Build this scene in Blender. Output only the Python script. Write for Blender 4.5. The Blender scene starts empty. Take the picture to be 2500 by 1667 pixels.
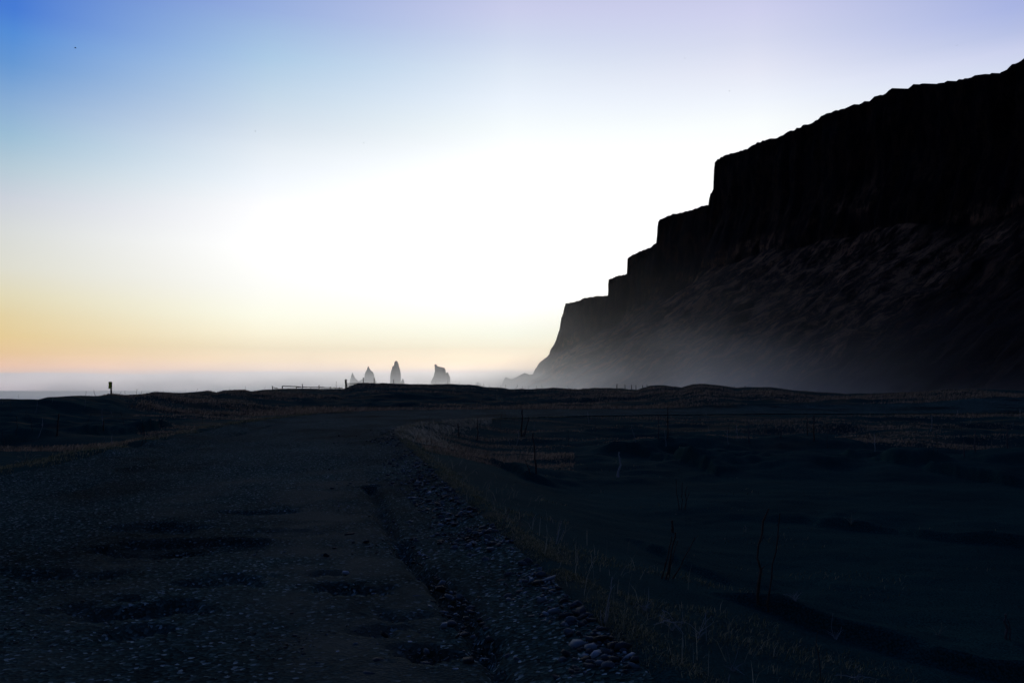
import bpy, math, random
import numpy as np
from mathutils import Vector

random.seed(7)
rng = np.random.default_rng(11)
R = math.radians

# ------------------------------------------------------------------ camera
F = 1944.0                    # focal length in photo pixels (photo is 2500 x 1667)
HZ = 953.0                    # row of the sea horizon
CH = 1.6                      # eye height above the road
PITCH = math.atan((HZ - 833.5) / F)
scene = bpy.context.scene
cam_d = bpy.data.cameras.new('camera')
cam = bpy.data.objects.new('camera', cam_d)
scene.collection.objects.link(cam)
cam_d.sensor_width = 36.0
cam_d.lens = 36.0 * F / 2500.0
cam_d.clip_start = 0.1
cam_d.clip_end = 40000.0
cam.location = (0, 0, CH)
cam.rotation_euler = (math.pi / 2 + PITCH, 0, 0)
scene.camera = cam
scene.view_settings.view_transform = 'Standard'
scene.view_settings.look = 'None'
scene.view_settings.exposure = 0.0
scene.view_settings.gamma = 1.0
try:
    scene.cycles.volume_bounces = 1
    scene.cycles.volume_max_steps = 256
except Exception:
    pass

# ------------------------------------------------------------------ sky (world)
def lin(c):
    return tuple((v / 255 / 12.92) if v / 255 <= .04045 else ((v / 255 + .055) / 1.055) ** 2.4 for v in c)

world = bpy.data.worlds.new('World')
scene.world = world
world.use_nodes = True
wn, wl = world.node_tree.nodes, world.node_tree.links
wn.clear()
w_out = wn.new('ShaderNodeOutputWorld')
w_bg = wn.new('ShaderNodeBackground')
wl.new(w_bg.outputs[0], w_out.inputs[0])
tc = wn.new('ShaderNodeTexCoord')
sep = wn.new('ShaderNodeSeparateXYZ')
wl.new(tc.outputs['Generated'], sep.inputs[0])

def wm(op, a, b=None, c=None, clamp=False):
    n = wn.new('ShaderNodeMath'); n.operation = op; n.use_clamp = clamp
    for i, v in enumerate((a, b, c)):
        if v is None: continue
        if isinstance(v, (int, float)): n.inputs[i].default_value = v
        else: wl.new(v, n.inputs[i])
    return n.outputs[0]

az = wm('MULTIPLY', wm('ARCTAN2', sep.outputs[0], sep.outputs[1]), 180 / math.pi)
el = wm('MULTIPLY', wm('ARCSINE', sep.outputs[2]), 180 / math.pi)
# the uneven top of the cloud bank lying on the sea
cn = wn.new('ShaderNodeTexNoise'); cn.inputs['Scale'].default_value = 1.0; cn.inputs['Detail'].default_value = 4
cmap = wn.new('ShaderNodeMapping'); cmap.inputs['Scale'].default_value = (16, 16, 150)
wl.new(tc.outputs['Generated'], cmap.inputs[0]); wl.new(cmap.outputs[0], cn.inputs['Vector'])
el = wm('ADD', el, wm('MULTIPLY', wm('SUBTRACT', cn.outputs[0], .5), .22))
pos = wm('SQRT', wm('DIVIDE', wm('MAXIMUM', el, 0.0), 90.0))

def col_stops(u, rows):
    a = math.atan((u - 1250) / F)
    # the lowest degrees are seen through the sea haze: the sky behind it is brighter
    k = .86 if -700 < u - 1250 < 700 else .6
    def up(y, c):
        g = (1 + k * max(0, y - 850) / 100) ** (1 / 2.4)
        return tuple(v * g for v in c)
    return [(math.degrees(math.atan((HZ - y) * math.cos(a) / F)), up(y, c)) for y, c in rows]

COLS = [
 (-180, [(0, (46, 46, 58)), (12, (52, 60, 80)), (40, (46, 60, 92)), (90, (38, 60, 106))]),
 (-75, [(0, (60, 60, 78)), (10, (50, 64, 96)), (35, (34, 58, 112)), (90, (38, 60, 106))]),
 (-32.7, col_stops(0, [(952, (216, 200, 206)), (930, (205, 197, 200)), (911, (197, 190, 194)), (906, (224, 190, 172)), (890, (232, 192, 165)),
    (860, (233, 198, 152)), (820, (232, 206, 152)), (770, (228, 210, 165)), (720, (226, 217, 184)), (650, (222, 221, 208)), (560, (216, 219, 217)),
    (480, (204, 210, 220)), (400, (182, 203, 216)), (320, (156, 190, 214)), (240, (138, 174, 214)), (140, (102, 152, 212)), (60, (84, 141, 215)), (0, (71, 124, 213))]) + [(45, (40, 80, 170)), (90, (38, 60, 106))]),
 (-17.4, col_stops(640, [(952, (226, 217, 220)), (930, (214, 208, 210)), (908, (208, 202, 202)), (903, (232, 210, 196)), (880, (242, 220, 192)),
    (850, (247, 232, 202)), (815, (254, 246, 220)), (770, (255, 254, 236)), (700, (255, 255, 250)), (600, (262, 262, 262)), (500, (256, 256, 258)), (440, (244, 249, 255)),
    (360, (230, 238, 246)), (300, (214, 226, 238)), (220, (196, 216, 234)), (120, (172, 202, 230)), (50, (160, 188, 226)), (0, (152, 176, 224))]) + [(45, (60, 96, 170)), (90, (38, 60, 106))]),
 (0, col_stops(1250, [(952, (222, 218, 218)), (930, (216, 212, 212)), (905, (220, 212, 206)), (900, (246, 226, 206)), (880, (254, 234, 208)),
    (850, (255, 246, 222)), (815, (255, 255, 238)), (760, (264, 264, 258)), (600, (290, 290, 290)), (450, (275, 275, 275)), (350, (256, 259, 260)), (300, (247, 253, 255)),
    (230, (236, 244, 254)), (150, (222, 232, 246)), (80, (208, 218, 240)), (0, (202, 206, 236))]) + [(45, (84, 104, 170)), (90, (38, 60, 106))]),
 (17.4, col_stops(1860, [(952, (214, 206, 206)), (900, (236, 216, 196)), (850, (246, 232, 206)), (760, (255, 250, 235)), (600, (265, 265, 265)), (450, (262, 262, 262)), (350, (256, 257, 257)), (290, (251, 255, 255)),
    (230, (240, 245, 254)), (150, (228, 231, 246)), (80, (214, 218, 240)), (0, (206, 208, 238))]) + [(45, (70, 92, 160)), (90, (38, 60, 106))]),
 (32.7, col_stops(2500, [(952, (150, 140, 150)), (800, (190, 176, 180)), (500, (225, 225, 238)), (300, (226, 230, 246)), (150, (210, 218, 240)), (110, (204, 210, 238)),
    (60, (184, 194, 230)), (0, (170, 182, 228))]) + [(45, (60, 84, 160)), (90, (38, 60, 106))]),
 (75, [(0, (46, 46, 64)), (10, (40, 52, 84)), (35, (32, 52, 104)), (90, (38, 60, 106))]),
 (180, [(0, (46, 46, 58)), (12, (52, 60, 80)), (40, (46, 60, 92)), (90, (38, 60, 106))]),
]
cur = None
prev_az = None
for a0, stops in COLS:
    rp = wn.new('ShaderNodeValToRGB'); cr = rp.color_ramp; cr.interpolation = 'LINEAR'
    pts = [(math.sqrt(max(e, 0) / 90), [v / 2 for v in lin(c)]) for e, c in stops]
    cr.elements[0].position = pts[0][0]; cr.elements[0].color = (*pts[0][1], 1)
    cr.elements[1].position = pts[-1][0]; cr.elements[1].color = (*pts[-1][1], 1)
    for p_, c_ in pts[1:-1]:
        e_ = cr.elements.new(p_); e_.color = (*c_, 1)
    wl.new(pos, rp.inputs[0])
    if cur is None: cur = rp.outputs[0]
    else:
        mr = wn.new('ShaderNodeMapRange'); mr.interpolation_type = 'LINEAR'
        mr.inputs['From Min'].default_value = prev_az; mr.inputs['From Max'].default_value = a0
        wl.new(az, mr.inputs['Value'])
        mx = wn.new('ShaderNodeMix'); mx.data_type = 'RGBA'
        wl.new(mr.outputs[0], mx.inputs[0]); wl.new(cur, mx.inputs[6]); wl.new(rp.outputs[0], mx.inputs[7])
        cur = mx.outputs[2]
    prev_az = a0
vm = wn.new('ShaderNodeVectorMath'); vm.operation = 'SCALE'; vm.inputs['Scale'].default_value = 2.0
wl.new(cur, vm.inputs[0]); wl.new(vm.outputs[0], w_bg.inputs[0])
w_bg.inputs[1].default_value = 1.0

# the sun has just gone behind the headland: a very weak, wide, warm lamp from there
sd = bpy.data.lights.new('sun', 'SUN'); sd.energy = 0.04; sd.angle = R(12); sd.color = (1, .82, .6)
sun = bpy.data.objects.new('sun', sd); scene.collection.objects.link(sun)
sun.rotation_euler = Vector((-0.05, 1, .13)).to_track_quat('Z', 'Y').to_euler()

# ------------------------------------------------------------------ helpers
def link(o, parent=None):
    scene.collection.objects.link(o)
    if parent is not None: o.parent = parent
    return o

def tag(o, label=None, cat=None, group=None, kind=None):
    if label: o['label'] = label
    if cat: o['category'] = cat
    if group: o['group'] = group
    if kind: o['kind'] = kind
    return o

def mesh_np(name, verts, faces, smooth=False, mat=None):
    """verts (n,3); faces (m,k) with one k for the whole array"""
    me = bpy.data.meshes.new(name)
    verts = np.asarray(verts, np.float32); faces = np.asarray(faces, np.int32)
    m, k = faces.shape
    me.vertices.add(len(verts)); me.vertices.foreach_set('co', verts.ravel())
    me.loops.add(m * k); me.loops.foreach_set('vertex_index', faces.ravel())
    me.polygons.add(m)
    me.polygons.foreach_set('loop_start', np.arange(0, m * k, k, dtype=np.int32))
    if smooth: me.polygons.foreach_set('use_smooth', np.ones(m, dtype=bool))
    me.update(calc_edges=True)
    if mat: me.materials.append(mat)
    return me

def obj_np(name, verts, faces, mat, smooth=False, parent=None):
    return link(bpy.data.objects.new(name, mesh_np(name, verts, faces, smooth, mat)), parent)

def grid_faces(nr, nc):
    i = np.arange(nr - 1)[:, None] * nc + np.arange(nc - 1)[None, :]
    return np.stack([i, i + 1, i + nc + 1, i + nc], -1).reshape(-1, 4)

def sstep(a, b, x):
    t = np.clip((np.asarray(x, float) - a) / (b - a), 0, 1)
    return t * t * (3 - 2 * t)

def _h(ix, iy, seed):
    n = (ix.astype(np.int64) * 374761393 + iy.astype(np.int64) * 668265263 + seed * 1442695041) & 0xffffffff
    n = ((n ^ (n >> 13)) * 1274126177) & 0xffffffff
    return ((n ^ (n >> 16)) & 0xffff) / 65535.0

def vnoise(x, y, seed=0):
    x = np.asarray(x, float); y = np.asarray(y, float)
    ix = np.floor(x); iy = np.floor(y); fx = x - ix; fy = y - iy
    fx = fx * fx * fx * (fx * (fx * 6 - 15) + 10); fy = fy * fy * fy * (fy * (fy * 6 - 15) + 10)
    a = _h(ix, iy, seed); b = _h(ix + 1, iy, seed); c = _h(ix, iy + 1, seed); d = _h(ix + 1, iy + 1, seed)
    return (a + (b - a) * fx) * (1 - fy) + (c + (d - c) * fx) * fy

def fbm(x, y, seed=0, octs=4, gain=.5):
    s = 0; amp = 1; tot = 0
    for o in range(octs):
        s = s + amp * (vnoise(x * 2 ** o + 17.3 * o, y * 2 ** o - 9.1 * o, seed + o) - .5); tot += amp; amp *= gain
    return s / tot * 2       # about -1..1

def pix_dir(px, py):
    dx = (px - 1250) / F; dy = (833.5 - py) / F
    c, s = math.cos(PITCH), math.sin(PITCH)
    return np.array([dx, c - dy * s, s + dy * c])      # camera looks along +Y, pitched up

def flat_pt(px, py, z=0.0):
    d = pix_dir(px, py); t = (z - CH) / d[2]
    return d[0] * t, d[1] * t

def smooth_line(pts, n):
    pts = np.array(pts, float)
    s = np.r_[0, np.cumsum(np.hypot(*np.diff(pts, axis=0).T))]
    q = np.linspace(0, s[-1], n)
    x = np.interp(q, s, pts[:, 0]); y = np.interp(q, s, pts[:, 1])
    w = max(1, n // 60)
    for _ in range(3):
        k = np.ones(2 * w + 1) / (2 * w + 1)
        xp = np.pad(x, w, mode='edge'); yp = np.pad(y, w, mode='edge')
        x2 = np.convolve(xp, k, 'valid'); y2 = np.convolve(yp, k, 'valid')
        x2[0], y2[0], x2[-1], y2[-1] = x[0], y[0], x[-1], y[-1]
        x, y = x2, y2
    return np.stack([x, y], 1)

def seg_dist(x, y, line):
    """unsigned distance, signed side (+ = right of travel) and arc position along a polyline"""
    x = np.asarray(x, float); y = np.asarray(y, float)
    best = np.full(x.shape, 1e9); side = np.zeros(x.shape); arc = np.zeros(x.shape); s0 = 0
    for (ax, ay), (bx, by) in zip(line[:-1], line[1:]):
        ux, uy = bx - ax, by - ay; L2 = ux * ux + uy * uy; L = math.sqrt(L2)
        t = np.clip(((x - ax) * ux + (y - ay) * uy) / L2, 0, 1)
        d = np.hypot(x - ax - t * ux, y - ay - t * uy)
        m = d < best
        cr_ = (x - ax) * uy - (y - ay) * ux
        best = np.where(m, d, best); side = np.where(m, np.sign(cr_), side); arc = np.where(m, s0 + t * L, arc)
        s0 += L
    return best, side, arc

# ------------------------------------------------------------------ layout of the ground
BERM_PX = [(1610, 1655), (1545, 1590), (1468, 1525), (1399, 1462), (1268, 1362), (1190, 1285), (1098, 1205), (1037, 1130), (976, 1085), (956, 1062)]
right_edge = [(2.4, -9), (1.8, -3), (1.25, 1.2)] + [flat_pt(*p, .12) for p in BERM_PX]
right_edge += [flat_pt(958, 1048), flat_pt(1060, 1036), flat_pt(1250, 1024), flat_pt(1600, 1015), flat_pt(2300, 1011), (75, 53), (140, 50)]
left_edge = [(-9, -9), (-8.7, 0), (-8.6, 6)] + [flat_pt(0, 1192), flat_pt(130, 1150), flat_pt(350, 1094), flat_pt(520, 1056), flat_pt(660, 1028), flat_pt(790, 1010), flat_pt(930, 1001), flat_pt(1300, 999), flat_pt(2200, 998), (75, 66), (140, 62)]
RE = smooth_line(right_edge, 90)
LE = smooth_line(left_edge, 90)

CREST = np.array([(-400, 970), (0, 972.6), (97, 975), (120, 969), (185, 966.5), (245, 967), (274, 963), (311, 966), (356, 961), (380, 957), (448, 960), (488, 957),
 (509, 954), (530, 958), (548, 953), (600, 951), (614, 955), (644, 952), (688, 950), (838, 950), (852, 945), (872, 937), (906, 936), (954, 936), (1056, 938.6), (1144, 939),
 (1178, 943), (1212, 947), (1246, 949), (1294, 950), (1348, 947), (1400, 950), (1438, 949), (1470, 946), (1504, 948), (1554, 951), (1587, 941), (1620, 941), (1664, 947),
 (1690, 938), (1720, 937), (1753, 940), (1797, 948), (1841, 945.5), (1880, 945), (1930, 952), (1978, 957), (2029, 959), (2062, 961), (2140, 960), (2250, 957),
 (2316, 950), (2361, 949), (2430, 951), (2500, 953.7), (2700, 950), (3200, 945)], float)

def crest_dist(u):
    return np.interp(u, [-400, 100, 350, 700, 900, 1500, 1700, 2100, 2500, 3200], [48, 50, 70, 104, 112, 112, 100, 92, 82, 75])

SCARPS = [([(1480, 1345), (1560, 1375), (1640, 1410), (1700, 1440), (1800, 1465)], .10, .5),
          ([(1700, 1520), (1900, 1550), (2060, 1580), (2200, 1610), (2500, 1650), (2800, 1690)], .13, .7),
          ([(1640, 1270), (1720, 1258), (1860, 1245), (1960, 1262), (2150, 1285), (2400, 1312), (2800, 1360)], .12, 1.0),
          ([(2000, 1105), (2150, 1130), (2300, 1155), (2600, 1190)], .25, 2.0),
          ([(1420, 1090), (1560, 1095), (1680, 1130), (1780, 1160)], .30, 2.5),
          ([(1100, 1130), (1180, 1130), (1300, 1180), (1420, 1195)], .18, 1.6),
          ([(-200, 1110), (60, 1085), (200, 1072), (330, 1062), (460, 1045)], .30, 1.5)]
SC = []
for pts, h_, w_ in SCARPS:
    SC.append((smooth_line([flat_pt(px, py, -.45 if px > 900 else -.1) for px, py in pts], 14), h_, w_))

def terrain(x, y, road=False):
    x = np.asarray(x, float); y = np.asarray(y, float)
    Y = np.maximum(y, .5)
    u = np.clip(1250 + F * x / Y, -380, 3150)
    dr, sr, _ = seg_dist(x, y, RE[::2])
    dl, sl, _ = seg_dist(x, y, LE[::2])
    in_r = dr * sr            # + = outside of the right hand edge
    in_l = -dl * sl           # + = outside of the left hand edge
    dout = np.maximum(in_r, in_l)           # distance outside the road
    outr = np.where(in_r > in_l, 1.0, 0.0)
    near = sstep(70, 30, Y)
    # berm: a gravel windrow capped with turf along the right edge, lower sand behind it
    berm = .17 * np.exp(-((in_r - .05) / .42) ** 2) * near
    hollow = -.55 * sstep(.3, 3.6, in_r) * sstep(60, 24, Y) * outr
    hump = fbm(x * .16, y * .30, 3, 4) * .42 + fbm(x * .5, y * .9, 8, 3) * .15
    m = sstep(.5, 7, dout) * sstep(13, 30, np.hypot(x, y))
    z = berm + hollow + hump * m
    z = z + fbm(x * .9, y * 1.6, 21, 3) * .035 * sstep(.2, 2, dout) + fbm(x * 3.1, y * 5, 27, 2) * .008 * sstep(.2, 1, dout)
    z = z + .14 * np.exp(-((in_l - .3) / .7) ** 2) * near * (1 - outr) * (1 + .6 * fbm(x * .7, y * .7, 31, 2))
    for ln, h_, w_ in SC:
        d, s, a = seg_dist(x, y, ln)
        L = np.hypot(*np.diff(ln, axis=0).T).sum()
        fade = np.clip(np.minimum(a, L - a) / (L * .22), 0, 1)
        dd = d * -s                            # + = beyond the line (seen from the road)
        edge = .22 * fbm(x * 1.3, y * 1.8, 44, 4)
        z = z + h_ * 1.25 * fade * np.exp(-np.maximum(dd + edge, 0) / (w_ * 2.4)) * sstep(-.02, .10 + h_ * .3, dd + edge) * np.clip(.8 + fbm(x * .8, y * .8, 46, 3), .1, 1.4)
    # rise to the dune crest in front of the sea
    Dc = crest_dist(u)
    zc = CH - (np.interp(u, CREST[:, 0], CREST[:, 1]) - HZ) / F * Dc
    t = Y / Dc
    zc = zc + (.10 * fbm(x * .55, Y * .1, 51, 3) + .05 * fbm(x * 1.7, Y * .2, 53, 2)) * Dc / 100
    tilt = 1.0
    w = sstep(.62, 1.0, t)
    low = z
    z = low * (1 - w) + zc * w
    z = np.where(t < 1, z + hump * .55 * sstep(.6, .75, t) * sstep(1.0, .9, t), z)
    behind = zc - np.minimum((Y - Dc) * .085, 10.5) - .0
    z = np.where(t > 1, np.minimum(behind, zc), z)
    # inland everything stays land, at the back it is simply flat
    z = np.where(y < 2, np.minimum(z, .1), z)
    if not road:
        z = z - .07 * sstep(.25, -.05, dout) - .30 * sstep(-.1, -1.2, dout)      # bed under the road sheet
    return z

def ray_ground(px, py, n=14):
    d = pix_dir(px, py); ts = np.exp(np.linspace(math.log(2.5), math.log(260), 900))
    X = d[0] * ts; Yv = d[1] * ts; Z = CH + d[2] * ts
    g = terrain(X, Yv)
    k = np.argmax(Z < g)
    if Z[k] >= g[k]: k = len(ts) - 1
    return float(X[k]), float(Yv[k]), float(g[k])

def px_size(px_len, depth):
    return px_len * depth / F

# ------------------------------------------------------------------ materials
def new_mat(name):
    m = bpy.data.materials.new(name); m.use_nodes = True
    nt = m.node_tree; b = nt.nodes['Principled BSDF']
    b.inputs['Roughness'].default_value = .9
    b.inputs['Specular IOR Level'].default_value = .2
    return m, nt, b

def noise_node(nt, scale, detail=4, vec=None, sc=None, rough=.6):
    n = nt.nodes.new('ShaderNodeTexNoise'); n.inputs['Scale'].default_value = scale
    n.inputs['Detail'].default_value = detail; n.inputs['Roughness'].default_value = rough
    t = nt.nodes.new('ShaderNodeTexCoord')
    if sc:
        mp = nt.nodes.new('ShaderNodeMapping'); mp.inputs['Scale'].default_value = sc
        nt.links.new(t.outputs['Object'], mp.inputs[0]); nt.links.new(mp.outputs[0], n.inputs['Vector'])
    else:
        nt.links.new(t.outputs['Object'], n.inputs['Vector'])
    return n

def ramp(nt, src, stops):
    r = nt.nodes.new('ShaderNodeValToRGB')
    el_ = r.color_ramp.elements
    el_[0].position = stops[0][0]; el_[0].color = (*stops[0][1], 1)
    el_[1].position = stops[-1][0]; el_[1].color = (*stops[-1][1], 1)
    for p, c in stops[1:-1]:
        e = el_.new(p); e.color = (*c, 1)
    nt.links.new(src, r.inputs[0])
    return r.outputs[0]

def mixc(nt, f, a, b):
    m = nt.nodes.new('ShaderNodeMix'); m.data_type = 'RGBA'
    for i, v in ((0, f), (6, a), (7, b)):
        if isinstance(v, (int, float)): m.inputs[i].default_value = v
        elif isinstance(v, tuple): m.inputs[i].default_value = (*v, 1)
        else: nt.links.new(v, m.inputs[i])
    return m.outputs[2]

def bump(nt, b, h, strength, dist):
    n = nt.nodes.new('ShaderNodeBump'); n.inputs['Strength'].default_value = strength; n.inputs['Distance'].default_value = dist
    nt.links.new(h, n.inputs['Height']); nt.links.new(n.outputs[0], b.inputs['Normal'])

def mat_sand():
    m, nt, b = new_mat('black_sand')
    a = noise_node(nt, .35, 6); c = noise_node(nt, 60, 3); turf = noise_node(nt, .5, 5, sc=(.5, 1, 1))
    base = ramp(nt, a.outputs[0], [(.3, (.008, .031, .030)), (.7, (.013, .047, .042))])
    grit = ramp(nt, c.outputs[0], [(.40, (.55, .55, .55)), (.72, (1.7, 1.7, 1.7))])
    mm = nt.nodes.new('ShaderNodeMix'); mm.data_type = 'RGBA'; mm.blend_type = 'MULTIPLY'; mm.inputs[0].default_value = 1
    nt.links.new(base, mm.inputs[6]); nt.links.new(grit, mm.inputs[7])
    tf = ramp(nt, turf.outputs[0], [(.52, (0, 0, 0)), (.66, (1, 1, 1))])
    at = nt.nodes.new('ShaderNodeAttribute'); at.attribute_name = 'turf'
    ml = nt.nodes.new('ShaderNodeMath'); ml.operation = 'MULTIPLY'
    nt.links.new(tf, ml.inputs[0]); nt.links.new(at.outputs['Fac'], ml.inputs[1])
    nt.links.new(mixc(nt, ml.outputs[0], mm.outputs[2], (.085, .070, .040)), b.inputs['Base Color'])
    b.inputs['Specular IOR Level'].default_value = .004
    b.inputs['Roughness'].default_value = 1
    bump(nt, b, c.outputs[0], .5, .01)
    return m

def mat_road():
    m, nt, b = new_mat('dark_gravel')
    v = nt.nodes.new('ShaderNodeTexVoronoi'); v.inputs['Scale'].default_value = 42; v.inputs['Randomness'].default_value = 1
    t = nt.nodes.new('ShaderNodeTexCoord'); nt.links.new(t.outputs['Object'], v.inputs['Vector'])
    sepc = nt.nodes.new('ShaderNodeSeparateColor'); nt.links.new(v.outputs['Color'], sepc.inputs[0])
    stone = ramp(nt, sepc.outputs[0], [(0, (.003, .012, .012)), (.6, (.014, .040, .036)), (.84, (.030, .066, .060)), (.95, (.08, .13, .12)), (1, (.24, .31, .30))])
    big = noise_node(nt, .28, 5, sc=(1, .6, 1))
    pat = ramp(nt, big.outputs[0], [(.34, (.35, .35, .35)), (.5, (1, 1, 1)), (.68, (1.45, 1.4, 1.35))])
    mm = nt.nodes.new('ShaderNodeMix'); mm.data_type = 'RGBA'; mm.blend_type = 'MULTIPLY'; mm.inputs[0].default_value = 1
    nt.links.new(stone, mm.inputs[6]); nt.links.new(pat, mm.inputs[7])
    at = nt.nodes.new('ShaderNodeAttribute'); at.attribute_name = 'moss'
    mn = noise_node(nt, 1.1, 5); mf = ramp(nt, mn.outputs[0], [(.32, (0, 0, 0)), (.6, (.9, .9, .9))])
    ml = nt.nodes.new('ShaderNodeMath'); ml.operation = 'MULTIPLY'
    nt.links.new(mf, ml.inputs[0]); nt.links.new(at.outputs['Fac'], ml.inputs[1])
    nt.links.new(mixc(nt, ml.outputs[0], mm.outputs[2], (.080, .084, .060)), b.inputs['Base Color'])
    b.inputs['Roughness'].default_value = 1; b.inputs['Specular IOR Level'].default_value = .005
    bump(nt, b, v.outputs['Distance'], .8, .012)
    return m

def mat_mountain():
    m, nt, b = new_mat('cliff_rock')
    n1 = noise_node(nt, .02, 8, rough=.7); n2 = noise_node(nt, .085, 10, sc=(.32, 1.2, .5), rough=.8)
    m0 = nt.nodes.new('ShaderNodeMapping'); m0.inputs['Rotation'].default_value = (0, 0, -math.radians(200.15))
    mp_ = n2.inputs['Vector'].links[0].from_node; tc_ = mp_.inputs[0].links[0].from_node
    nt.links.new(tc_.outputs['Object'], m0.inputs[0]); nt.links.new(m0.outputs[0], mp_.inputs[0])
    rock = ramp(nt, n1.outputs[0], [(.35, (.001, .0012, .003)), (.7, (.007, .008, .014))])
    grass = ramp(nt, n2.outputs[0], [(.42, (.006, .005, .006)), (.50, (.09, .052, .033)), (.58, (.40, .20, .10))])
    at = nt.nodes.new('ShaderNodeAttribute'); at.attribute_name = 'talus_tint'
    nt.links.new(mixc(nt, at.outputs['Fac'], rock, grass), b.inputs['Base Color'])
    b.inputs['Specular IOR Level'].default_value = 0.05
    bump(nt, b, n2.outputs[0], 1.0, 8)
    return m

def simple_mat(name, c1, c2, scale=8, rough=.9, spec=.15):
    m, nt, b = new_mat(name)
    n = noise_node(nt, scale, 4)
    nt.links.new(ramp(nt, n.outputs[0], [(.3, c1), (.7, c2)]), b.inputs['Base Color'])
    b.inputs['Roughness'].default_value = rough; b.inputs['Specular IOR Level'].default_value = spec
    return m

def island_mat(name, stops, rough=.9, spec=0.0, trans=0.0):
    m, nt, b = new_mat(name)
    g_ = nt.nodes.new('ShaderNodeNewGeometry'); n = noise_node(nt, .8, 3)
    ad = nt.nodes.new('ShaderNodeMath'); ad.operation = 'MULTIPLY_ADD'; ad.inputs[1].default_value = .7
    nt.links.new(g_.outputs['Random Per Island'], ad.inputs[0])
    sb = nt.nodes.new('ShaderNodeMath'); sb.operation = 'MULTIPLY'; sb.inputs[1].default_value = .3
    nt.links.new(n.outputs[0], sb.inputs[0]); nt.links.new(sb.outputs[0], ad.inputs[2])
    c = ramp(nt, ad.outputs[0], stops)
    nt.links.new(c, b.inputs['Base Color'])
    b.inputs['Roughness'].default_value = rough; b.inputs['Specular IOR Level'].default_value = spec
    if trans:
        t_ = nt.nodes.new('ShaderNodeBsdfTranslucent'); nt.links.new(c, t_.inputs['Color'])
        mx = nt.nodes.new('ShaderNodeMixShader'); mx.inputs[0].default_value = trans
        out = nt.nodes['Material Output']
        nt.links.new(b.outputs[0], mx.inputs[1]); nt.links.new(t_.outputs[0], mx.inputs[2]); nt.links.new(mx.outputs[0], out.inputs['Surface'])
    return m

M = dict(
    sand=mat_sand(), road=mat_road(), mountain=mat_mountain(),
    stack=simple_mat('sea_stack_rock', (.012, .012, .014), (.03, .03, .034), .05),
    stone=island_mat('beach_stone', [(.15, (.006, .012, .014)), (.55, (.026, .044, .052)), (.78, (.10, .14, .16)), (.93, (.28, .34, .37))], .8, .1),
    pale=simple_mat('pale_stone', (.10, .13, .16), (.20, .23, .27), 14, .7, .2),
    wood=simple_mat('weathered_wood', (.015, .013, .012), (.04, .036, .032), 6),
    stalk=simple_mat('dead_stalk', (.04, .030, .024), (.10, .072, .055), 9),
    palestalk=simple_mat('bleached_stalk', (.22, .23, .23), (.42, .42, .41), 9),
    tawny=island_mat('tawny_grass', [(.15, (.10, .10, .07)), (.6, (.36, .33, .24)), (.9, (.60, .54, .42))], trans=.4),
    grey=simple_mat('grey_stalk', (.05, .05, .05), (.12, .115, .11), 9),
    straw=island_mat('dry_straw', [(.2, (.12, .14, .11)), (.8, (.42, .42, .34))], trans=.3),
    dune=island_mat('dune_grass', [(.15, (.04, .034, .026)), (.55, (.26, .195, .135)), (.9, (.56, .41, .28))], trans=.35),
    moss=island_mat('low_turf', [(.15, (.03, .043, .024)), (.6, (.15, .155, .095)), (.9, (.38, .35, .24))], trans=.35),
    yellow=simple_mat('marker_yellow', (.62, .60, .04), (.75, .70, .06), 5, .5),
    bird=simple_mat('dark_feathers', (.02, .02, .025), (.05, .05, .06), 20),
    snow=simple_mat('frosted_turf', (.10, .11, .13), (.3, .32, .36), .05),
)

# ------------------------------------------------------------------ ground
angs = np.r_[np.linspace(-180, -50, 40)[:-1], np.linspace(-50, -37, 60)[:-1], np.linspace(-37, 37, 860), np.linspace(37, 50, 60)[1:], np.linspace(50, 180, 40)[1:]]
radii = np.r_[.02, np.exp(np.linspace(math.log(.6), math.log(3), 30))[:-1], np.exp(np.linspace(math.log(3), math.log(135), 520)), np.exp(np.linspace(math.log(140), math.log(420), 30)), 700, 1200, 2200, 3400]
A, RR = np.meshgrid(np.radians(angs), radii)
gx = RR * np.sin(A); gy = RR * np.cos(A)
gz = terrain(gx, gy)
# beyond the dunes: beach falling under the sea in front, farmland rising gently inland on the right
far = sstep(300, 700, RR)
land = np.where(gx > gy * .12 + 40, -6.0, -12.0)
gz = gz * (1 - far) + land * far
ground = obj_np('ground', np.stack([gx, gy, gz], -1).reshape(-1, 3), grid_faces(len(radii), len(angs))[:, ::-1], M['sand'], True)
_d, _s, _ = seg_dist(gx, gy, RE[::2])
turf = np.maximum(sstep(22, 45, np.hypot(gx, gy)), 1.0 * np.exp(-((_d * _s - .2) / .3) ** 2) * sstep(60, 40, gy)).ravel()
at = ground.data.attributes.new('turf', 'FLOAT', 'POINT'); at.data.foreach_set('value', turf.astype(np.float32))
tag(ground, kind='structure')

# ------------------------------------------------------------------ gravel road
NS, NT = 900, 220
def resample(line, n, power):
    s = np.r_[0, np.cumsum(np.hypot(*np.diff(line, axis=0).T))]
    q = s[-1] * np.linspace(0, 1, n) ** power
    return np.stack([np.interp(q, s, line[:, 0]), np.interp(q, s, line[:, 1])], 1)
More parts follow.
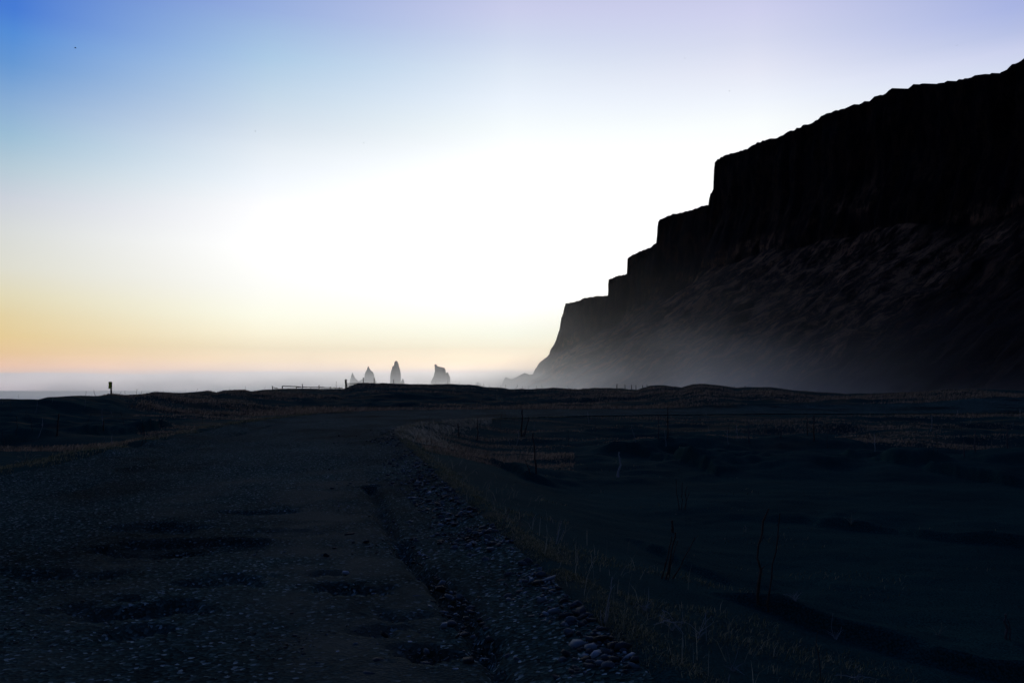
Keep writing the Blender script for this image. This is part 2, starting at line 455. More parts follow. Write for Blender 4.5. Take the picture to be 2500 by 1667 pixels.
# pair the two edges corner by corner so that cross lines stay square to the road
kR = [0, 2, 5, 7, 10, 12, 16, 18]      # indices into right_edge
def arc_of(line, pt):
    s = np.r_[0, np.cumsum(np.hypot(*np.diff(line, axis=0).T))]
    return s[np.argmin(np.hypot(line[:, 0] - pt[0], line[:, 1] - pt[1]))]
REf, LEf = smooth_line(right_edge, 400), smooth_line(left_edge, 400)
pairs = [(right_edge[0], left_edge[0]), (right_edge[2], left_edge[1]), (right_edge[7], left_edge[3]), (right_edge[10], left_edge[5]),
         (right_edge[12], left_edge[7]), (right_edge[13], left_edge[9]), (right_edge[15], left_edge[10]), (right_edge[16], left_edge[11]), (right_edge[-1], left_edge[-1])]
ra = [arc_of(REf, p) for p, q in pairs]; la = [arc_of(LEf, q) for p, q in pairs]
sR = np.r_[0, np.cumsum(np.hypot(*np.diff(REf, axis=0).T))]; sL = np.r_[0, np.cumsum(np.hypot(*np.diff(LEf, axis=0).T))]
q = np.linspace(0, len(pairs) - 1, 4000)
qa, qb = np.interp(q, range(len(ra)), ra), np.interp(q, range(len(la)), la)
cx = np.stack([np.interp(qa, sR, REf[:, 0]), np.interp(qa, sR, REf[:, 1])], 1)
# step finer near the camera
cd = np.hypot(*np.diff(cx, axis=0).T) / (np.maximum(np.hypot(cx[1:, 0], cx[1:, 1]), 3))
cs = np.r_[0, np.cumsum(cd + 1e-4)]
pick = np.interp(np.linspace(0, cs[-1], NS), cs, q)
qa, qb = np.interp(pick, range(len(ra)), ra), np.interp(pick, range(len(la)), la)
PR = np.stack([np.interp(qa, sR, REf[:, 0]), np.interp(qa, sR, REf[:, 1])], 1)
PL = np.stack([np.interp(qb, sL, LEf[:, 0]), np.interp(qb, sL, LEf[:, 1])], 1)
tt = (np.linspace(0, 1, NT) ** 1.5)[None, :]
rx = PR[:, :1] * (1 - tt) + PL[:, :1] * tt
ry = PR[:, 1:] * (1 - tt) + PL[:, 1:] * tt
W = np.hypot(*(PL - PR).T)[:, None]
dR = tt * W; dL = (1 - tt) * W
rz = np.maximum(terrain(rx, ry, road=True), -.02)
rz = terrain(rx, ry, road=True) + .012
RUT = smooth_line([(.9, -4), (.35, 1.5)] + [flat_pt(*p) for p in [(1235, 1667), (1180, 1580), (1110, 1490), (1040, 1405), (985, 1345), (940, 1270), (905, 1190)]], 40)
dru, sru, aru = seg_dist(rx, ry, RUT)
ends = np.clip((33 - np.hypot(rx, ry)) / 20, 0, 1)
drr = np.abs(dru + .05 * fbm(rx * 3, ry * 3, 63, 3))
rz -= .13 * np.exp(-(drr / (.05 + .004 * ry.clip(0, 12))) ** 2) * ends * np.clip(.95 + .9 * fbm(rx * 1.5, ry * 1.5, 61, 3), 0, 1.5) 
rz += .02 * np.exp(-((dru * sru - .28) / .2) ** 2) * ends
LRUT = smooth_line([(-8, -4), (-7.9, 4)] + [flat_pt(*p) for p in [(0, 1250), (150, 1205), (330, 1145), (450, 1095), (560, 1065), (680, 1035)]], 40)
dlu, slu, alu = seg_dist(rx, ry, LRUT)
rz -= .07 * np.exp(-(np.abs(dlu + .16 * fbm(rx * .8, ry * .8, 65, 3)) / .14) ** 2) * np.clip(.8 + 1.2 * fbm(rx * .5, ry * .5, 67, 3), 0, 1.4)
rz += .05 * fbm(rx * .45, ry * .45, 71, 3) * sstep(0, 1.2, dR) * sstep(0, 1.2, dL)
# pot holes and scuffs
for hx, hy, rad, dep in [(350, 1345, .55, .05), (480, 1330, .6, .045), (380, 1490, .5, .055), (820, 1440, .16, .05), (800, 1405, .13, .04), (880, 1450, .2, .05), (1010, 1600, .16, .045), (1060, 1610, .18, .05),
                         (540, 1425, .35, .04), (140, 1400, .45, .05), (420, 1290, .6, .04), (330, 1540, .3, .04), (640, 1250, .5, .03), (960, 1510, .2, .03), (930, 1540, .2, .035), (700, 1300, .4, .02)]:
    x0, y0 = flat_pt(hx, hy)
    dd = np.hypot((rx - x0) / 1.4, (ry - y0) / .8) + rad * .9 * fbm(rx * 3 / rad * .35, ry * 5 / rad * .35, 77, 4)
    rz -= dep * 1.5 * sstep(rad * .9, rad * .35, dd)
rz += .006 * fbm(rx * 9, ry * 9, 81, 3) * sstep(30, 12, np.hypot(rx, ry))
road = obj_np('gravel_road', np.stack([rx, ry, rz], -1).reshape(-1, 3), grid_faces(NS, NT), M['road'], True)
me = road.data
moss = (np.exp(-((dru * sru + .75) / .8) ** 2) * sstep(45, 18, np.hypot(rx, ry)) * 1.0 + .55 * np.exp(-((dru * sru + 2.6) / .5) ** 2) * sstep(50, 20, np.hypot(rx, ry))).clip(0, 1).ravel()
at = me.attributes.new('moss', 'FLOAT', 'POINT'); at.data.foreach_set('value', moss.astype(np.float32))
tag(road, kind='structure')
def road_z(x, y):
    return terrain(x, y, road=True) + .012

# ------------------------------------------------------------------ sea
sx = np.linspace(-9000, 9000, 121); sy = np.r_[np.linspace(-800, 120, 4)[:-1], 120 + np.exp(np.linspace(math.log(1), math.log(16000), 160))]
SX, SY = np.meshgrid(sx, sy)
sea = obj_np('sea', np.stack([SX, SY, np.full_like(SX, -6.0)], -1).reshape(-1, 3), grid_faces(len(sy), len(sx)), None, True)
m, nt, b = new_mat('sea_water')
n = noise_node(nt, .06, 6, sc=(1, 3, 1)); n2 = noise_node(nt, .006, 5, sc=(.4, 3, 1))
nt.links.new(ramp(nt, n2.outputs[0], [(.4, (.05, .09, .13)), (.6, (.14, .20, .27))]), b.inputs['Base Color'])
b.inputs['Roughness'].default_value = .32; b.inputs['Specular IOR Level'].default_value = .5
bump(nt, b, n.outputs[0], .6, 2)
sea.data.materials.append(m); tag(sea, kind='structure')

# ------------------------------------------------------------------ mountain headland
SKY = [(1215, 948), (1222, 946), (1228, 932), (1234, 920.6), (1240, 924), (1246, 925.7), (1255, 923), (1266, 917), (1280, 910.5), (1287, 913), (1294, 915.5), (1301, 913), (1304, 906), (1307, 900), (1318, 884),
 (1335, 871), (1341, 864), (1343, 856), (1346, 850), (1352, 842), (1357, 832), (1362, 816), (1366, 804), (1368, 790), (1370, 777), (1375, 764), (1377, 754), (1381, 741), (1390, 740), (1410, 735), (1427, 728), (1455, 724),
 (1484, 722), (1485, 708), (1484.5, 695), (1486, 683), (1492, 680), (1501, 676), (1515, 673), (1530, 669), (1531, 655), (1531.5, 640), (1532, 631), (1554, 617), (1572, 610), (1587, 605.5), (1594, 600), (1602, 592), (1604, 575), (1605, 556), (1607, 542), (1612, 535),
 (1620, 531), (1642, 523), (1664, 519), (1686, 514.5), (1705, 506), (1720, 502), (1729, 501), (1731, 488), (1734, 475), (1741, 464), (1742, 440), (1743, 415), (1745, 398), (1752, 390), (1764, 382), (1795, 373), (1825, 365), (1844, 351), (1870, 342), (1902, 334),
 (1935, 318), (1965, 306), (1996, 294.5), (2004, 285), (2018, 278), (2057, 266), (2085, 256), (2117, 248), (2135, 238), (2162, 230), (2170, 222), (2178, 218), (2217, 216), (2230, 208), (2245, 205), (2283, 205), (2320, 199), (2355, 194), (2380, 186), (2399, 183),
 (2444, 179), (2458, 168), (2471, 158), (2486, 151), (2500, 143)]
crest = []
for u, y in SKY:
    k = (u - 1250) / F; D = 709 / (k + .5)
    # the dir from the pixel gives the height at that depth
    d = pix_dir(u, y); t = D / d[1]
    crest.append((d[0] * t, D, CH + d[2] * t))
for Yp, zz in ((600, 268), (560, 276), (500, 283), (420, 288), (320, 285), (200, 280), (60, 282), (-150, 270), (-320, 240)):
    crest.append((709 - Yp * .5, Yp, zz))
crest = np.array(crest)
crest[-2:, 0] = crest[-3, 0] + np.array([150, 250])
d3 = np.r_[0, np.cumsum(np.linalg.norm(np.diff(crest, axis=0), axis=1))]
qs = []
for i in range(len(d3) - 1):
    nseg = max(2, int((d3[i + 1] - d3[i]) / 2.6)) if crest[i, 1] > 450 else max(2, int((d3[i + 1] - d3[i]) / 8))
    qs += list(np.linspace(d3[i], d3[i + 1], nseg, endpoint=False))
qs = np.array(qs + [d3[-1]])
EX, EY, EZ = (np.interp(qs, d3, crest[:, i]) for i in range(3))
jag = vnoise(qs * .35, qs * 0, 91) - .5
EZ = EZ + jag * 2.2 * sstep(1900, 800, EY)
nrm = np.array([-.94, -.345])
base_z = -8.0
T1, T2, T3 = 12, 60, 110
rows = []; tal = []
Hh = EZ - base_z
frac = .46 + .10 * fbm(EY * .006, EY * 0, 95, 3)                  # how much of the height is sheer cliff
frac = np.where(EZ < 90, frac * sstep(0, 90, EZ), frac)
spread = 1.3 * (1 + .12 * fbm(EY * .01, EY * 0 + 3, 97, 2))
spread = spread * (0.35 + .65 * sstep(20, 130, EZ)) * (1 - .45 * sstep(1130, 1240, EY)) * (1 - .75 * sstep(1290, 1350, EY))
# back of the plateau
for k in range(T1, 0, -1):
    f = k / T1
    wd = .015 + .985 * sstep(60, 150, EZ)
    bx = EX - nrm[0] * f * 700 * wd; by = EY - nrm[1] * f * 120 * wd
    bz = EZ - Hh * np.maximum(float(f > .99), np.minimum(1, f * 1.3) * (1 - sstep(60, 150, EZ))) - 3 * f
    rows.append(np.stack([bx, by, bz - 2 * f], 1)); tal.append(np.full(len(qs), .0))
for j in range(T2 + T3 + 1):
    if j <= T2:
        f = j / T2
        drop = Hh * frac * f
        # ledges of the lava flows: sheer steps with small benches
        st = np.sin((drop + 5 * fbm(EY * .01, EY * 0, 99, 3)) / 15.0)
        off = drop * .10 + 3.0 * (st - 1) * sstep(0, .1, f) + Hh * .04 * f * f
        rib = fbm(EY * .045 + EZ * .004, drop * .004, 101, 5) * 11 + fbm(EY * .16, drop * .02, 103, 4) * 4
        off = off - np.abs(rib) * sstep(0, .12, f) * sstep(1400, 1280, EY)
        zz = EZ - drop
        tl = np.zeros(len(qs)) + .10 + .7 * sstep(.0, .5, fbm(EY * .02, drop * .05, 105, 4))*sstep(.5, 1, f)
    else:
        f = (j - T2) / T3
        drop0 = Hh * frac
        drop = drop0 + Hh * (1 - frac) * f
        off = drop0 * .10 + Hh * .04 + 3.0 * (np.sin((drop0 + 5 * fbm(EY * .01, EY * 0, 99, 3)) / 15.0) - 1) + Hh * (1 - frac) * spread * (f + .18 * f * f)
        warp = EY + off * .12
        gul = fbm(warp * .018, f * 1.4, 107, 5) * 16 + fbm(warp * .07, f * 6, 109, 4) * 9 + fbm(warp * .24, f * 9, 111, 4) * 6
        ribe = fbm(EY * .045 + EZ * .004, drop0 * .004, 101, 5) * 11 + fbm(EY * .16, drop0 * .02, 103, 4) * 4
        off = off + (gul * sstep(0, .15, f) * np.minimum(1, EZ / 140) * sstep(1330, 1180, EY) - np.abs(ribe) * (1 - f * .6) * sstep(1400, 1280, EY))
        zz = EZ - drop + fbm(warp * .05, off * .05, 113, 4) * 5 * sstep(0, .2, f) * np.minimum(1, EZ / 120)
        tl = sstep(-.1, .12, f + .12 * fbm(EY * .03, EY * 0, 115, 3)) * (1 - .92 * sstep(640, 540, EY + 60 * fbm(EY * .02, f * 2, 117, 3)) * sstep(.10, .35, f))  # slope tint, darkened towards the wall colour on the near lower part
    rows.append(np.stack([EX + nrm[0] * off, EY + nrm[1] * off, zz], 1)); tal.append(tl)
V = np.array(rows)
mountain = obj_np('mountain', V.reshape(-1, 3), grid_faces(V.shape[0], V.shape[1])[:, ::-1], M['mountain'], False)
at = mountain.data.attributes.new('talus_tint', 'FLOAT', 'POINT'); at.data.foreach_set('value', np.array(tal).ravel().astype(np.float32))
tag(mountain, kind='structure')

# ------------------------------------------------------------------ sea stacks
def stack_loft(prof, D, seed, depth_k=.8):
    """prof: (row, left px, right px) from the top down"""
    prof = np.array(prof, float)
    n = 40; rows_y = np.linspace(prof[0, 0], prof[-1, 0], n)
    L = np.interp(rows_y, prof[:, 0], prof[:, 1]); Rr = np.interp(rows_y, prof[:, 0], prof[:, 2])
    z = CH + (HZ - rows_y) / F * D
    xl = (L - 1250) / F * D; xr = (Rr - 1250) / F * D
    NA = 28; th = np.linspace(0, 2 * np.pi, NA, endpoint=False)
    vs = []
    for i in range(n):
        c = (xl[i] + xr[i]) / 2; hw = (xr[i] - xl[i]) / 2
        nz = 1 + .10 * fbm(th * 2 + seed, z[i] * .12 + th * 0, seed, 3) * np.abs(np.sin(th))
        vs.append(np.stack([c + hw * np.cos(th) * (1 + .04 * fbm(th * 3, z[i] * .3 + th * 0, seed + 5, 2)), D + hw * depth_k * np.sin(th) * nz * 1.1, np.full(NA, z[i]) + .6 * fbm(th * 2, th * 0 + i, seed + 9, 2)], 1))
    vs = np.array(vs); idx = np.arange(n * NA).reshape(n, NA)
    f = np.stack([idx[:-1], np.roll(idx, -1, 1)[:-1], np.roll(idx, -1, 1)[1:], idx[1:]], -1).reshape(-1, 4)
    top = vs[0].mean(0); top[2] += .8
    v = np.vstack([vs.reshape(-1, 3), top[None]])
    cap = np.array([[n * NA, (a + 1) % NA, a, a] for a in range(NA)])
    return v, f, cap

def build_stack(name, profs, D, label, seed, cat='sea stack', group=None):
    vv, ff = [], []; o = 0
    for i, p in enumerate(profs):
        v, f, cap = stack_loft(p, D + i * 6, seed + i * 13)
        tri = cap[:, [0, 1, 2, 2]]
        vv.append(v); ff += [list(q_ + o) for q_ in f] + [[int(a + o) for a in t[:3]] for t in tri]; o += len(v)
    me = bpy.data.meshes.new(name); me.from_pydata(np.vstack(vv).tolist(), [], [[int(a) for a in q_] for q_ in ff]); me.update(); me.materials.append(M['stack'])
    ob = link(bpy.data.objects.new(name, me)); tag(ob, label, cat, group)
    return ob
s = .3401
def Z1(pts):  # from the zoomed crop of the photo to photo pixels, extended down to the water
    r = [(840 + y * s, 600 + a * s, 600 + b_ * s) for y, a, b_ in pts]
    y, a, b_ = r[-1]; r.append((959.5, a - 2.5, b_ + 3.0)); return r
ST = 'basalt sea stacks standing off the headland'
build_stack('sea_stack', [Z1([(207, 764, 768), (222, 760, 775), (245, 754, 788), (262, 750, 806), (285, 747, 845)]),
                          Z1([(160, 878, 883), (172, 872, 887), (188, 868, 896), (200, 860, 912), (215, 857, 920), (245, 850, 926), (262, 820, 934), (285, 800, 944)])], 1850,
            'twin-peaked hazy grey sea stack behind the tall gate post, leftmost of the stacks', 5, group=ST)
build_stack('sea_stack', [Z1([(123, 1072, 1088), (135, 1066, 1094), (152, 1064, 1098), (162, 1052, 1101), (178, 1049, 1106), (200, 1042, 1110), (225, 1039, 1114), (262, 1038, 1114), (285, 1034, 1118)]),
                          Z1([(252, 1124, 1132), (264, 1118, 1138), (285, 1112, 1140)])], 1830,
            'tallest, needle-shaped hazy sea stack with a small nub at its right foot', 25, group=ST)
build_stack('sea_stack', [Z1([(147, 1354, 1368), (160, 1356, 1376), (170, 1356, 1428), (180, 1357, 1433), (205, 1356, 1437), (222, 1352, 1440), (240, 1344, 1442), (262, 1334, 1444), (285, 1326, 1448)]),
                          Z1([(204, 1441, 1451), (220, 1438, 1459), (240, 1432, 1467), (262, 1430, 1469), (285, 1428, 1469)])], 1810,
            'broad blocky hazy sea stack with a horn at its upper left corner', 45, group=ST)
build_stack('sea_rock', [Z1([(273, 1660, 1668), (281, 1652, 1682), (292, 1646, 1696), (300, 1640, 1708)])], 1750,
            'low hazy rock just showing over the dune between the blocky stack and the headland', 65, 'rock')

# ------------------------------------------------------------------ stones
def ico():
    t = (1 + 5 ** .5) / 2
    v = np.array([(-1, t, 0), (1, t, 0), (-1, -t, 0), (1, -t, 0), (0, -1, t), (0, 1, t), (0, -1, -t), (0, 1, -t), (t, 0, -1), (t, 0, 1), (-t, 0, -1), (-t, 0, 1)], float)
    v /= np.linalg.norm(v[0])
    f = np.array([(0, 11, 5), (0, 5, 1), (0, 1, 7), (0, 7, 10), (0, 10, 11), (1, 5, 9), (5, 11, 4), (11, 10, 2), (10, 7, 6), (7, 1, 8), (3, 9, 4), (3, 4, 2), (3, 2, 6), (3, 6, 8), (3, 8, 9), (4, 9, 5), (2, 4, 11), (6, 2, 10), (8, 6, 7), (9, 8, 1)])
    return v, f
IV, IF = ico()

def stone_field(name, x, y, z, size, mat, flat=.55):
    n = len(x)
    v = IV[None] * (1 + .5 * (rng.random((n, 12, 1)) - .5) * 2)
    sc_ = np.stack([1 + .5 * rng.random(n), .6 + .5 * rng.random(n), flat * (.6 + .7 * rng.random(n))], 1)
    v = v * sc_[:, None, :] * size[:, None, None]
    a = rng.random(n) * 2 * np.pi; ca, sa = np.cos(a)[:, None], np.sin(a)[:, None]
    vx = v[..., 0] * ca - v[..., 1] * sa; vy = v[..., 0] * sa + v[..., 1] * ca
    tl = (rng.random(n)[:, None] - .5) * .7
    vz = v[..., 2] + vx * tl
    P = np.stack([vx + x[:, None], vy + y[:, None], vz + z[:, None] + size[:, None] * .2], -1)
    Fc = (IF[None] + (np.arange(n) * 12)[:, None, None]).reshape(-1, 3)
    return obj_np(name, P.reshape(-1, 3), Fc, mat)

# points along the right edge, offset to the road side, thick near the camera
def along(line, n, y0, y1, dens_pow=1.6):
    s = np.r_[0, np.cumsum(np.hypot(*np.diff(line, axis=0).T))]
    fine = np.linspace(0, s[-1], 4000); X = np.interp(fine, s, line[:, 0]); Yy = np.interp(fine, s, line[:, 1])
    ok = (Yy > y0) & (Yy < y1)
    w = np.where(ok, 1 / np.maximum(np.hypot(X, Yy), 2) ** dens_pow, 0); w /= w.sum()
    w = w[:-1] / w[:-1].sum(); i = rng.choice(len(fine) - 1, n, p=w)
    tx, ty = X[i + 1] - X[i], Yy[i + 1] - Yy[i]; L = np.hypot(tx, ty) + 1e-9
    j = rng.random(n)
    return X[i] + tx * j, Yy[i] + ty * j, ty / L, -tx / L      # right-hand normal
n = 14000
x, y, nx, ny = along(REf, n, 2.5, 40, 1.3)
off = -np.abs(rng.normal(.28, .30, n)) ; off = np.where(rng.random(n) < .12, -rng.random(n) * 2.0, off)
kk = fbm((x + nx * off) * 1.8, (y + ny * off) * 1.8, 133, 3) > rng.uniform(-.35, .25, n)
x, y, nx, ny, off = x[kk], y[kk], nx[kk], ny[kk], off[kk]; n = len(x)
x2, y2 = x + nx * off, y + ny * off
size = np.clip(rng.lognormal(-4.8, .75, n), .003, .042)
g = stone_field('gravel', x2, y2, road_z(x2, y2), size, M['stone'])
tag(g, 'loose grey gravel heaped along the right hand edge of the road below the turf', 'gravel', kind='stuff')
n = 15000
r = np.exp(rng.uniform(math.log(3.5), math.log(26), n)); a = rng.uniform(-.62, .12, n)
x, y = r * np.sin(a), r * np.cos(a)
dr, sr, _ = seg_dist(x, y, REf[::4]); dl, sl, _ = seg_dist(x, y, LEf[::4])
ok = (sr < 0) & (sl > 0) & (fbm(x * .5, y * .5, 131, 3) > -.25)
x, y = x[ok], y[ok]; dru2, _, _ = seg_dist(x, y, RUT)
size = np.clip(rng.lognormal(-5.35, .5, len(x)), .0025, .02)
g = stone_field('pebbles', x, y, road_z(x, y) - .008, size, M['stone'], .4)
tag(g, 'fine grey pebbles scattered over the dark surface of the gravel road', 'pebbles', kind='stuff')

def rock_mesh(seed, w, d, h, name, mat):
    rs = np.random.default_rng(seed)
    import bmesh
    bm = bmesh.new(); bmesh.ops.create_icosphere(bm, subdivisions=3, radius=1)
    axes = rs.normal(size=(7, 3)); axes /= np.linalg.norm(axes, axis=1)[:, None]; cut = rs.uniform(.62, .9, 7)
    for v in bm.verts:
        p = np.array(v.co); 
        for a_, c_ in zip(axes, cut):
            e = p @ a_ - c_
            if e > 0: p = p - a_ * e * .92
        p = p * (1 + .03 * (rs.random() - .5))
        v.co = (p[0] * w, p[1] * d, p[2] * h)
    me = bpy.data.meshes.new(name); bm.to_mesh(me); bm.free(); me.materials.append(mat)
    return me

STONES = [
 (1460, 1568, 36, 30, 'pale', 'pale angular boulder-like stone, largest on the gravel ridge beside the turf'),
 (1170, 1452, 26, 9, 'pale', 'flat pale slab of stone lying on the road left of the gravel ridge'),
 (1228, 1450, 38, 22, 'stone', 'wide grey cobble with a twig on it beside the flat pale slab'),
 (1300, 1440, 34, 24, 'stone', 'rounded grey cobble at the top of the gravel heap against the turf'),
 (1272, 1505, 12, 10, 'pale', 'small pale round stone just below the gravel heap'),
 (1335, 1510, 30, 16, 'stone', 'grey two-lobed cobble in the middle of the gravel ridge'),
 (1368, 1519, 20, 9, 'pale', 'thin pale oval stone right of the two-lobed cobble'),
 (1380, 1552, 22, 16, 'stone', 'grey oval cobble down-slope of the thin pale oval stone'),
 (1470, 1616, 22, 12, 'pale', 'bright low stone below the pale angular boulder'),
 (1010, 1285, 12, 5, 'pale', 'left one of the two flat pale stones side by side on the road shoulder'),
 (1030, 1284, 16, 6, 'pale', 'right one of the two flat pale stones side by side on the road shoulder'),
 (1052, 1464, 9, 6, 'pale', 'lone pale pebble in the groove along the road'),
 (1197, 1408, 18, 10, 'stone', 'grey wedge of stone at the road-side foot of the gravel'),
 (1098, 1374, 14, 9, 'stone', 'grey lump of stone alone between the groove and the gravel ridge'),
 (935, 1408, 16, 5, 'pale', 'flat light stone on the brown mossy strip of road left of the groove'),
 (1110, 1497, 9, 4, 'pale', 'tiny flat pale stone right at the edge of the deepest groove'),
 (695, 1578, 14, 5, 'pale', 'flat pale stone alone on the open road, nearest the bottom middle'),
 (268, 1441, 12, 6, 'pale', 'pale stone on the left half of the road above a dark hollow'),
 (283, 1508, 12, 8, 'stone', 'grey stone beside the curved scuff on the left half of the road'),
]
for i, (px, py, w, h, mt, lab) in enumerate(STONES):
    X, Yv, Z = ray_ground(px, py + h * .5)
    k = Yv / F
    me = rock_mesh(200 + i, w * k * .5, w * k * .42, max(h * k * .6, w * k * .16), 'stone', M[mt])
    o = link(bpy.data.objects.new('stone', me)); o.location = (X, Yv + w * k * .2, Z + h * k * .25); o.rotation_euler = (0, 0, 0)
    tag(o, lab, 'stone', 'single stones on and beside the road')
cob = [rock_mesh(400 + i, 1, .75, .6, 'cobble', M['stone']) for i in range(8)]
NC = 110
x, y, nx, ny = along(REf, NC, 4.3, 18, 1.2)
off = -np.abs(rng.normal(.3, .28, NC)); x2, y2 = x + nx * off, y + ny * off; z2 = road_z(x2, y2)
for i in range(NC):
    o = bpy.data.objects.new('cobble', cob[i % 8]); scene.collection.objects.link(o)
    sz = rng.uniform(.02, .05)
    o.location = (x2[i], y2[i], z2[i] + sz * .25); o.scale = (sz, sz, sz * rng.uniform(.7, 1.1)); o.rotation_euler = (rng.uniform(-.3, .3), rng.uniform(-.3, .3), rng.uniform(0, 6.28))
    zone = 'near the bottom edge' if y2[i] < 5.4 else 'beside the largest pale angular stone' if y2[i] < 6.6 else 'near the two-lobed one' if y2[i] < 7.8 else 'near the flat pale slab' if y2[i] < 9.2 else 'half way along the ridge' if y2[i] < 12 else 'at the far end of the ridge'
    side_ = 'against the turf' if off[i] > -.2 else 'in mid-gravel' if off[i] > -.5 else 'out on the road side'
    tag(o, ('large' if sz > .041 else 'mid-sized' if sz > .03 else 'small') + ' grey cobble ' + side_ + ', ' + zone, 'cobble', 'cobbles in the gravel ridge')

# ------------------------------------------------------------------ grass
def blades(name, x, y, z, h, w, mat, lean=.5, wind=(.25, -.1), parent=None):
    n = len(x); a = rng.random(n) * 2 * np.pi
    lx = np.cos(a) * lean * rng.random(n) + wind[0]; ly = np.sin(a) * lean * rng.random(n) + wind[1]
    b_ = rng.random(n) * np.pi; sx_, sy_ = np.cos(b_) * w / 2, np.sin(b_) * w / 2
    def lvl(t, ww):
        cx_ = x + lx * h * t * t; cy_ = y + ly * h * t * t; cz_ = z + h * t * (1 - .25 * t * np.minimum(1.5, np.hypot(lx, ly))) - .02 * h
        return [np.stack([cx_ - sx_ * ww, cy_ - sy_ * ww, cz_], -1), np.stack([cx_ + sx_ * ww, cy_ + sy_ * ww, cz_], -1)]
    P = np.stack(lvl(0, 1) + lvl(.55, .8) + lvl(1, .12), 1)
    base = np.array([(0, 1, 3, 2), (2, 3, 5, 4)])
    Fc = (base[None] + (np.arange(n) * 6)[:, None, None]).reshape(-1, 4)
    return obj_np(name, P.reshape(-1, 3), Fc, mat, parent=parent)

# turf along the right hand edge
n = 46000
x, y, nx, ny = along(REf, n, 3, 46, 1.35)
off = rng.normal(.16, .15, n) + .15 * fbm(x * 1.3, y * 1.3, 141, 2)
x2, y2 = x + nx * off, y + ny * off
keep = (fbm(x2 * 2.5, y2 * 2.5, 143, 3) > rng.uniform(-.45, .25, n))
x2, y2 = x2[keep], y2[keep]; dist = np.hypot(x2, y2)
h = rng.uniform(.008, .032, len(x2)) * (1 + .6 * sstep(8, 25, dist)) * (1 + 1.2 * sstep(22, 30, dist))
g = blades('turf', x2, y2, terrain(x2, y2), h, .0022 + dist * .00038, M['moss'], 1.5, (.3, -.1))
tag(g, 'short greenish brown turf capping the ridge along the right hand edge of the road', 'turf', kind='stuff')

# loose pale straws standing in the turf, and a tawny fringe at the inner corner of the bend
n = 420
x, y, nx, ny = along(REf, n, 4, 24, 1.0)
off = rng.normal(.45, .45, n); x2, y2 = x + nx * off, y + ny * off
g = blades('loose_straws', x2, y2, terrain(x2, y2), rng.uniform(.06, .30, n) * rng.uniform(.4, 1, n), .0022 + y2 * .00025, M['straw'], 1.1, (.2, 0))
tag(g, 'scattered single pale straws rising from the turf along the road', 'straws', kind='stuff')
n = 9000
x, y, nx, ny = along(REf, n, 24, 44, .3)
off = rng.normal(.7, .6, n); x2, y2 = x + nx * off, y + ny * off
keep = (x2 < -1.0) & (fbm(x2 * .8, y2 * .8, 145, 3) > rng.uniform(-.5, .2, n)); x2, y2 = x2[keep], y2[keep]
g = blades('tawny_grass', x2, y2, terrain(x2, y2), rng.uniform(.05, .22, len(x2)), .016, M['tawny'], 1.2, (-.6, -.5))
tag(g, 'tawny grass fringe bent over at the inner corner of the road bend', 'long grass', kind='stuff')

# patchy turf in the sand right of the ridge, and along the left edge of the road
n = 30000
x, y, nx, ny = along(REf, n, 4, 40, 1.3)
off = .5 + rng.exponential(1.5, n)
x2, y2 = x + nx * off, y + ny * off
keep = fbm(x2 * .5, y2 * 1.3, 151, 4) > .20 + .25 * rng.random(n) + .12 * sstep(10, 5, y2)
x2, y2 = x2[keep], y2[keep]; d1 = np.hypot(x2, y2)
x, y, nx, ny = along(LEf, 16000, 8, 60, 1.2)
off = -(rng.normal(.4, .5, 16000)); x3, y3 = x + nx * off, y + ny * off
keep = fbm(x3 * .6, y3 * .6, 153, 3) > -.1
x2 = np.r_[x2, x3[keep]]; y2 = np.r_[y2, y3[keep]]; d1 = np.hypot(x2, y2)
g = blades('grass', x2, y2, terrain(x2, y2), rng.uniform(.015, .06, len(x2)) * (1 + 1.2 * sstep(10, 30, d1)), .002 + d1 * .00038, M['moss'], 1.0, (.4, -.1))
tag(g, 'thin patches of low grass in the black sand beside the road', 'grass', kind='stuff')

# dune grass
def dune_pts(n, ymin, ymax, thr, sx_=.08, sy_=.25, seed=161, amax=.66):
    Yv = np.exp(rng.uniform(math.log(ymin), math.log(ymax), n)); X = Yv * rng.uniform(-amax, amax, n)
    f_ = fbm(X * sx_, Yv * sy_, seed, 4)
    dr, sr, _ = seg_dist(X, Yv, RE[::3]); dl, sl, _ = seg_dist(X, Yv, LE[::3])
    outs = ((sr > 0) & (dr > .6)) | ((sl < 0) & (dl > .4))
    u = 1250 + F * X / Yv
    hollow_r = (u > 1400) & (Yv < 31 + 7 * fbm(X * .2, Yv * .2, 163, 3))
    bare = (u < 330 + 40 * fbm(X * .3, Yv * .3, 165, 2)) & (Yv > 27) & (Yv < 60)
    k = outs & ~bare & (f_ > thr + .3 * rng.random(n) ** 1.5) & (Yv < crest_dist(u) * 1.02) & ~hollow_r
    return X[k], Yv[k], f_[k]
X, Yv, f_ = dune_pts(300000, 52, 125, -.22)
g = blades('dune_grass', X, Yv, terrain(X, Yv), rng.uniform(.10, .38, len(X)) * (.7 + f_) * (1 - .7 * sstep(.86, .96, Yv / crest_dist(1250 + F * X / Yv))), .03 * rng.uniform(.6, 1.2, len(X)), M['dune'], .8, (.35, -.1))
tag(g, 'brown dry dune grass covering the far dunes up to the skyline', 'dune grass', kind='stuff')
X, Yv, f_ = dune_pts(260000, 20, 60, -.02, .13, .75, 171)
g = blades('dry_grass', X, Yv, terrain(X, Yv), rng.uniform(.03, .14, len(X)) * (.55 + 1.1 * f_), .004 + Yv * .00035, M['dune'], .9, (.4, -.1))
tag(g, 'sparse dry grass in wavy lines on the nearer sand hummocks', 'dry grass', kind='stuff')
X, Yv, f_ = dune_pts(2600, 6, 16, .22, .6, 1.3, 181)
